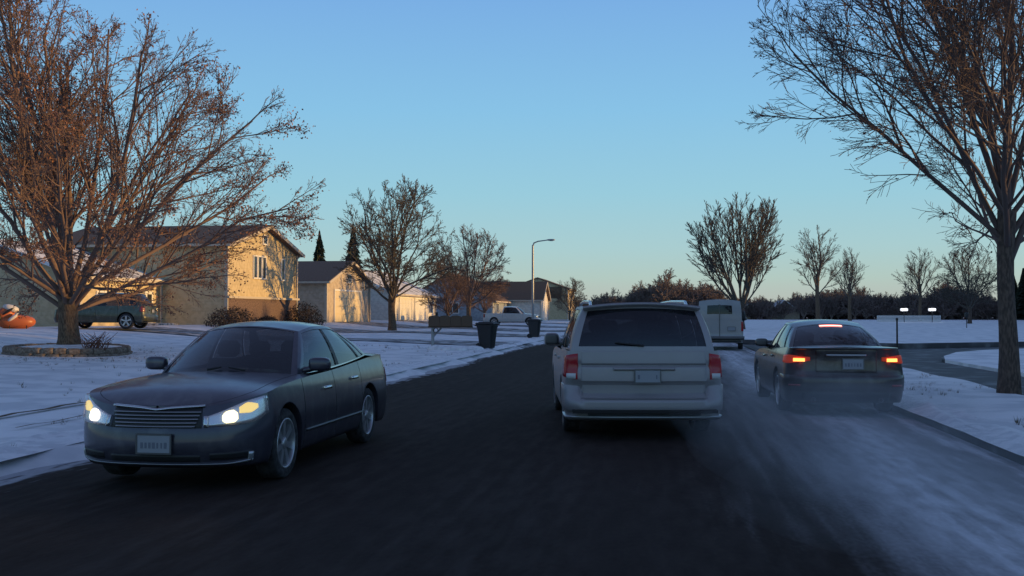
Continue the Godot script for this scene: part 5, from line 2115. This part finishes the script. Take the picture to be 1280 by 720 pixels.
func inflatable(at: Vector3) -> void:
	at.y = ground_left(at.x, at.z)
	var t := thing("lawn_inflatable", "slumped orange and white inflatable lawn decoration on the snow", "decoration", at, 0.5)
	var o := mat(Color(0.5, 0.13, 0.04), 0.4)
	var b := MB.new()
	rng.seed = 521
	b.ellipsoid(Vector3(0.2, 0.3, 0), Vector3(0.85, 0.34, 0.5), 20, 0.9)
	b.ellipsoid(Vector3(-0.25, 0.62, 0), Vector3(0.42, 0.36, 0.36), 18, 0.9, Basis(Vector3.BACK, 0.5))
	part("bag", b, o, t)
	var w := MB.new()
	w.ellipsoid(Vector3(0.0, 0.92, 0.05), Vector3(0.36, 0.17, 0.3), 16, 0.9, Basis(Vector3.BACK, -0.3))
	w.ellipsoid(Vector3(0.12, 0.5, 0.4), Vector3(0.3, 0.09, 0.14), 14, 0.9, Basis(Vector3.BACK, 0.7))
	part("white_panel", w, mat(Color(0.65, 0.62, 0.58), 0.5), t)
	var s := MB.new()
	s.ellipsoid(Vector3(-0.1, 0.78, 0.3), Vector3(0.3, 0.06, 0.12), 14, 0.9, Basis(Vector3.BACK, 0.6))
	s.ellipsoid(Vector3(-0.45, 0.55, 0.3), Vector3(0.06, 0.2, 0.12), 14, 0.9, Basis(Vector3.BACK, 0.3))
	part("dark_stripe", s, M.black_plastic, t)
	for x in [-0.6, 0.0, 0.7]:
		var pg := MB.new()
		pg.tube(PackedVector3Array([Vector3(x, -0.05, 0.55), Vector3(x, 0.14, 0.58)]), PackedFloat32Array([0.025, 0.025]), 6, true)
		part("peg", pg, M.black_plastic, t)

func post(label: String, at: Vector3, h: float, board: bool) -> void:
	var t := thing("marker_post", label, "post", at)
	var m := MB.new()
	m.tube(PackedVector3Array([Vector3(0, -0.1, 0), Vector3(0, h, 0)]), PackedFloat32Array([0.04, 0.035]), 8, true)
	part("pole", m, M.black_plastic, t)
	var c := MB.new()
	if board:
		c.ellipsoid(Vector3(0, h, 0), Vector3(0.17, 0.26, 0.2), 14, 0.7)
	else:
		c.lathe([[0.05, 0.0], [0.055, 0.08], [0.001, 0.12]], 10, Vector3(0, h - 0.02, 0))
	part("head" if board else "cap", c, M.black_plastic, t)

func fence(a: Vector3, b: Vector3) -> void:
	var t := thing("picket_fence", "white picket fence across the snowy field under two lamps", "fence", a, -atan2(b.z - a.z, b.x - a.x))
	var l := a.distance_to(b)
	for y in [0.35, 0.85]:
		var r := MB.new()
		r.box(Vector3(l / 2, y, -0.04), Vector3(l, 0.09, 0.04))
		part("rail", r, M.trim, t)
	var pm := MB.new()
	pm.box(Vector3(0, 0.52, 0), Vector3(0.11, 1.0, 0.03))
	pm.box(Vector3(0, 1.04, 0), Vector3(0.06, 0.06, 0.03))
	var pk := pm.mesh()
	var n := int(l / 0.16)
	for k in n:
		var p := inst("picket", pk, M.trim, t)
		p.position = Vector3(l * (k + 0.5) / n, 0, 0)

# ---------------------------------------------------------------- exhaust and blown snow
func build_smoke() -> void:
	var fm := FogMaterial.new()
	fm.albedo = Color(0.9, 0.92, 0.96)
	fm.density = 0.036
	var k := 0
	for e in [[Vector3(1.35, 0.45, -12.6), Vector3(2.6, 1.3, 4.5)], [Vector3(1.9, 0.35, -10.6), Vector3(3.4, 1.1, 5.0)], [Vector3(2.4, 0.3, -13.8), Vector3(3.2, 0.9, 4.6)], [Vector3(2.6, 0.25, -9.0), Vector3(3.2, 0.7, 4.4)], [Vector3(1.0, 0.5, -14.6), Vector3(1.3, 1.1, 3.0)], [Vector3(3.0, 0.35, -14.2), Vector3(2.4, 0.9, 3.4)], [Vector3(1.7, 0.3, -7.8), Vector3(2.6, 0.6, 3.6)]]:
		var f := FogVolume.new()
		f.name = numbered("exhaust_smoke")
		f.shape = RenderingServer.FOG_VOLUME_SHAPE_ELLIPSOID
		f.size = e[1]
		f.position = e[0]
		f.material = fm
		f.set_meta("kind", "stuff")
		add_child(f)
		tag(f, "thin pale exhaust drifting low behind the minivan and grey saloon", "smoke", "drifting exhaust")
		k += 1
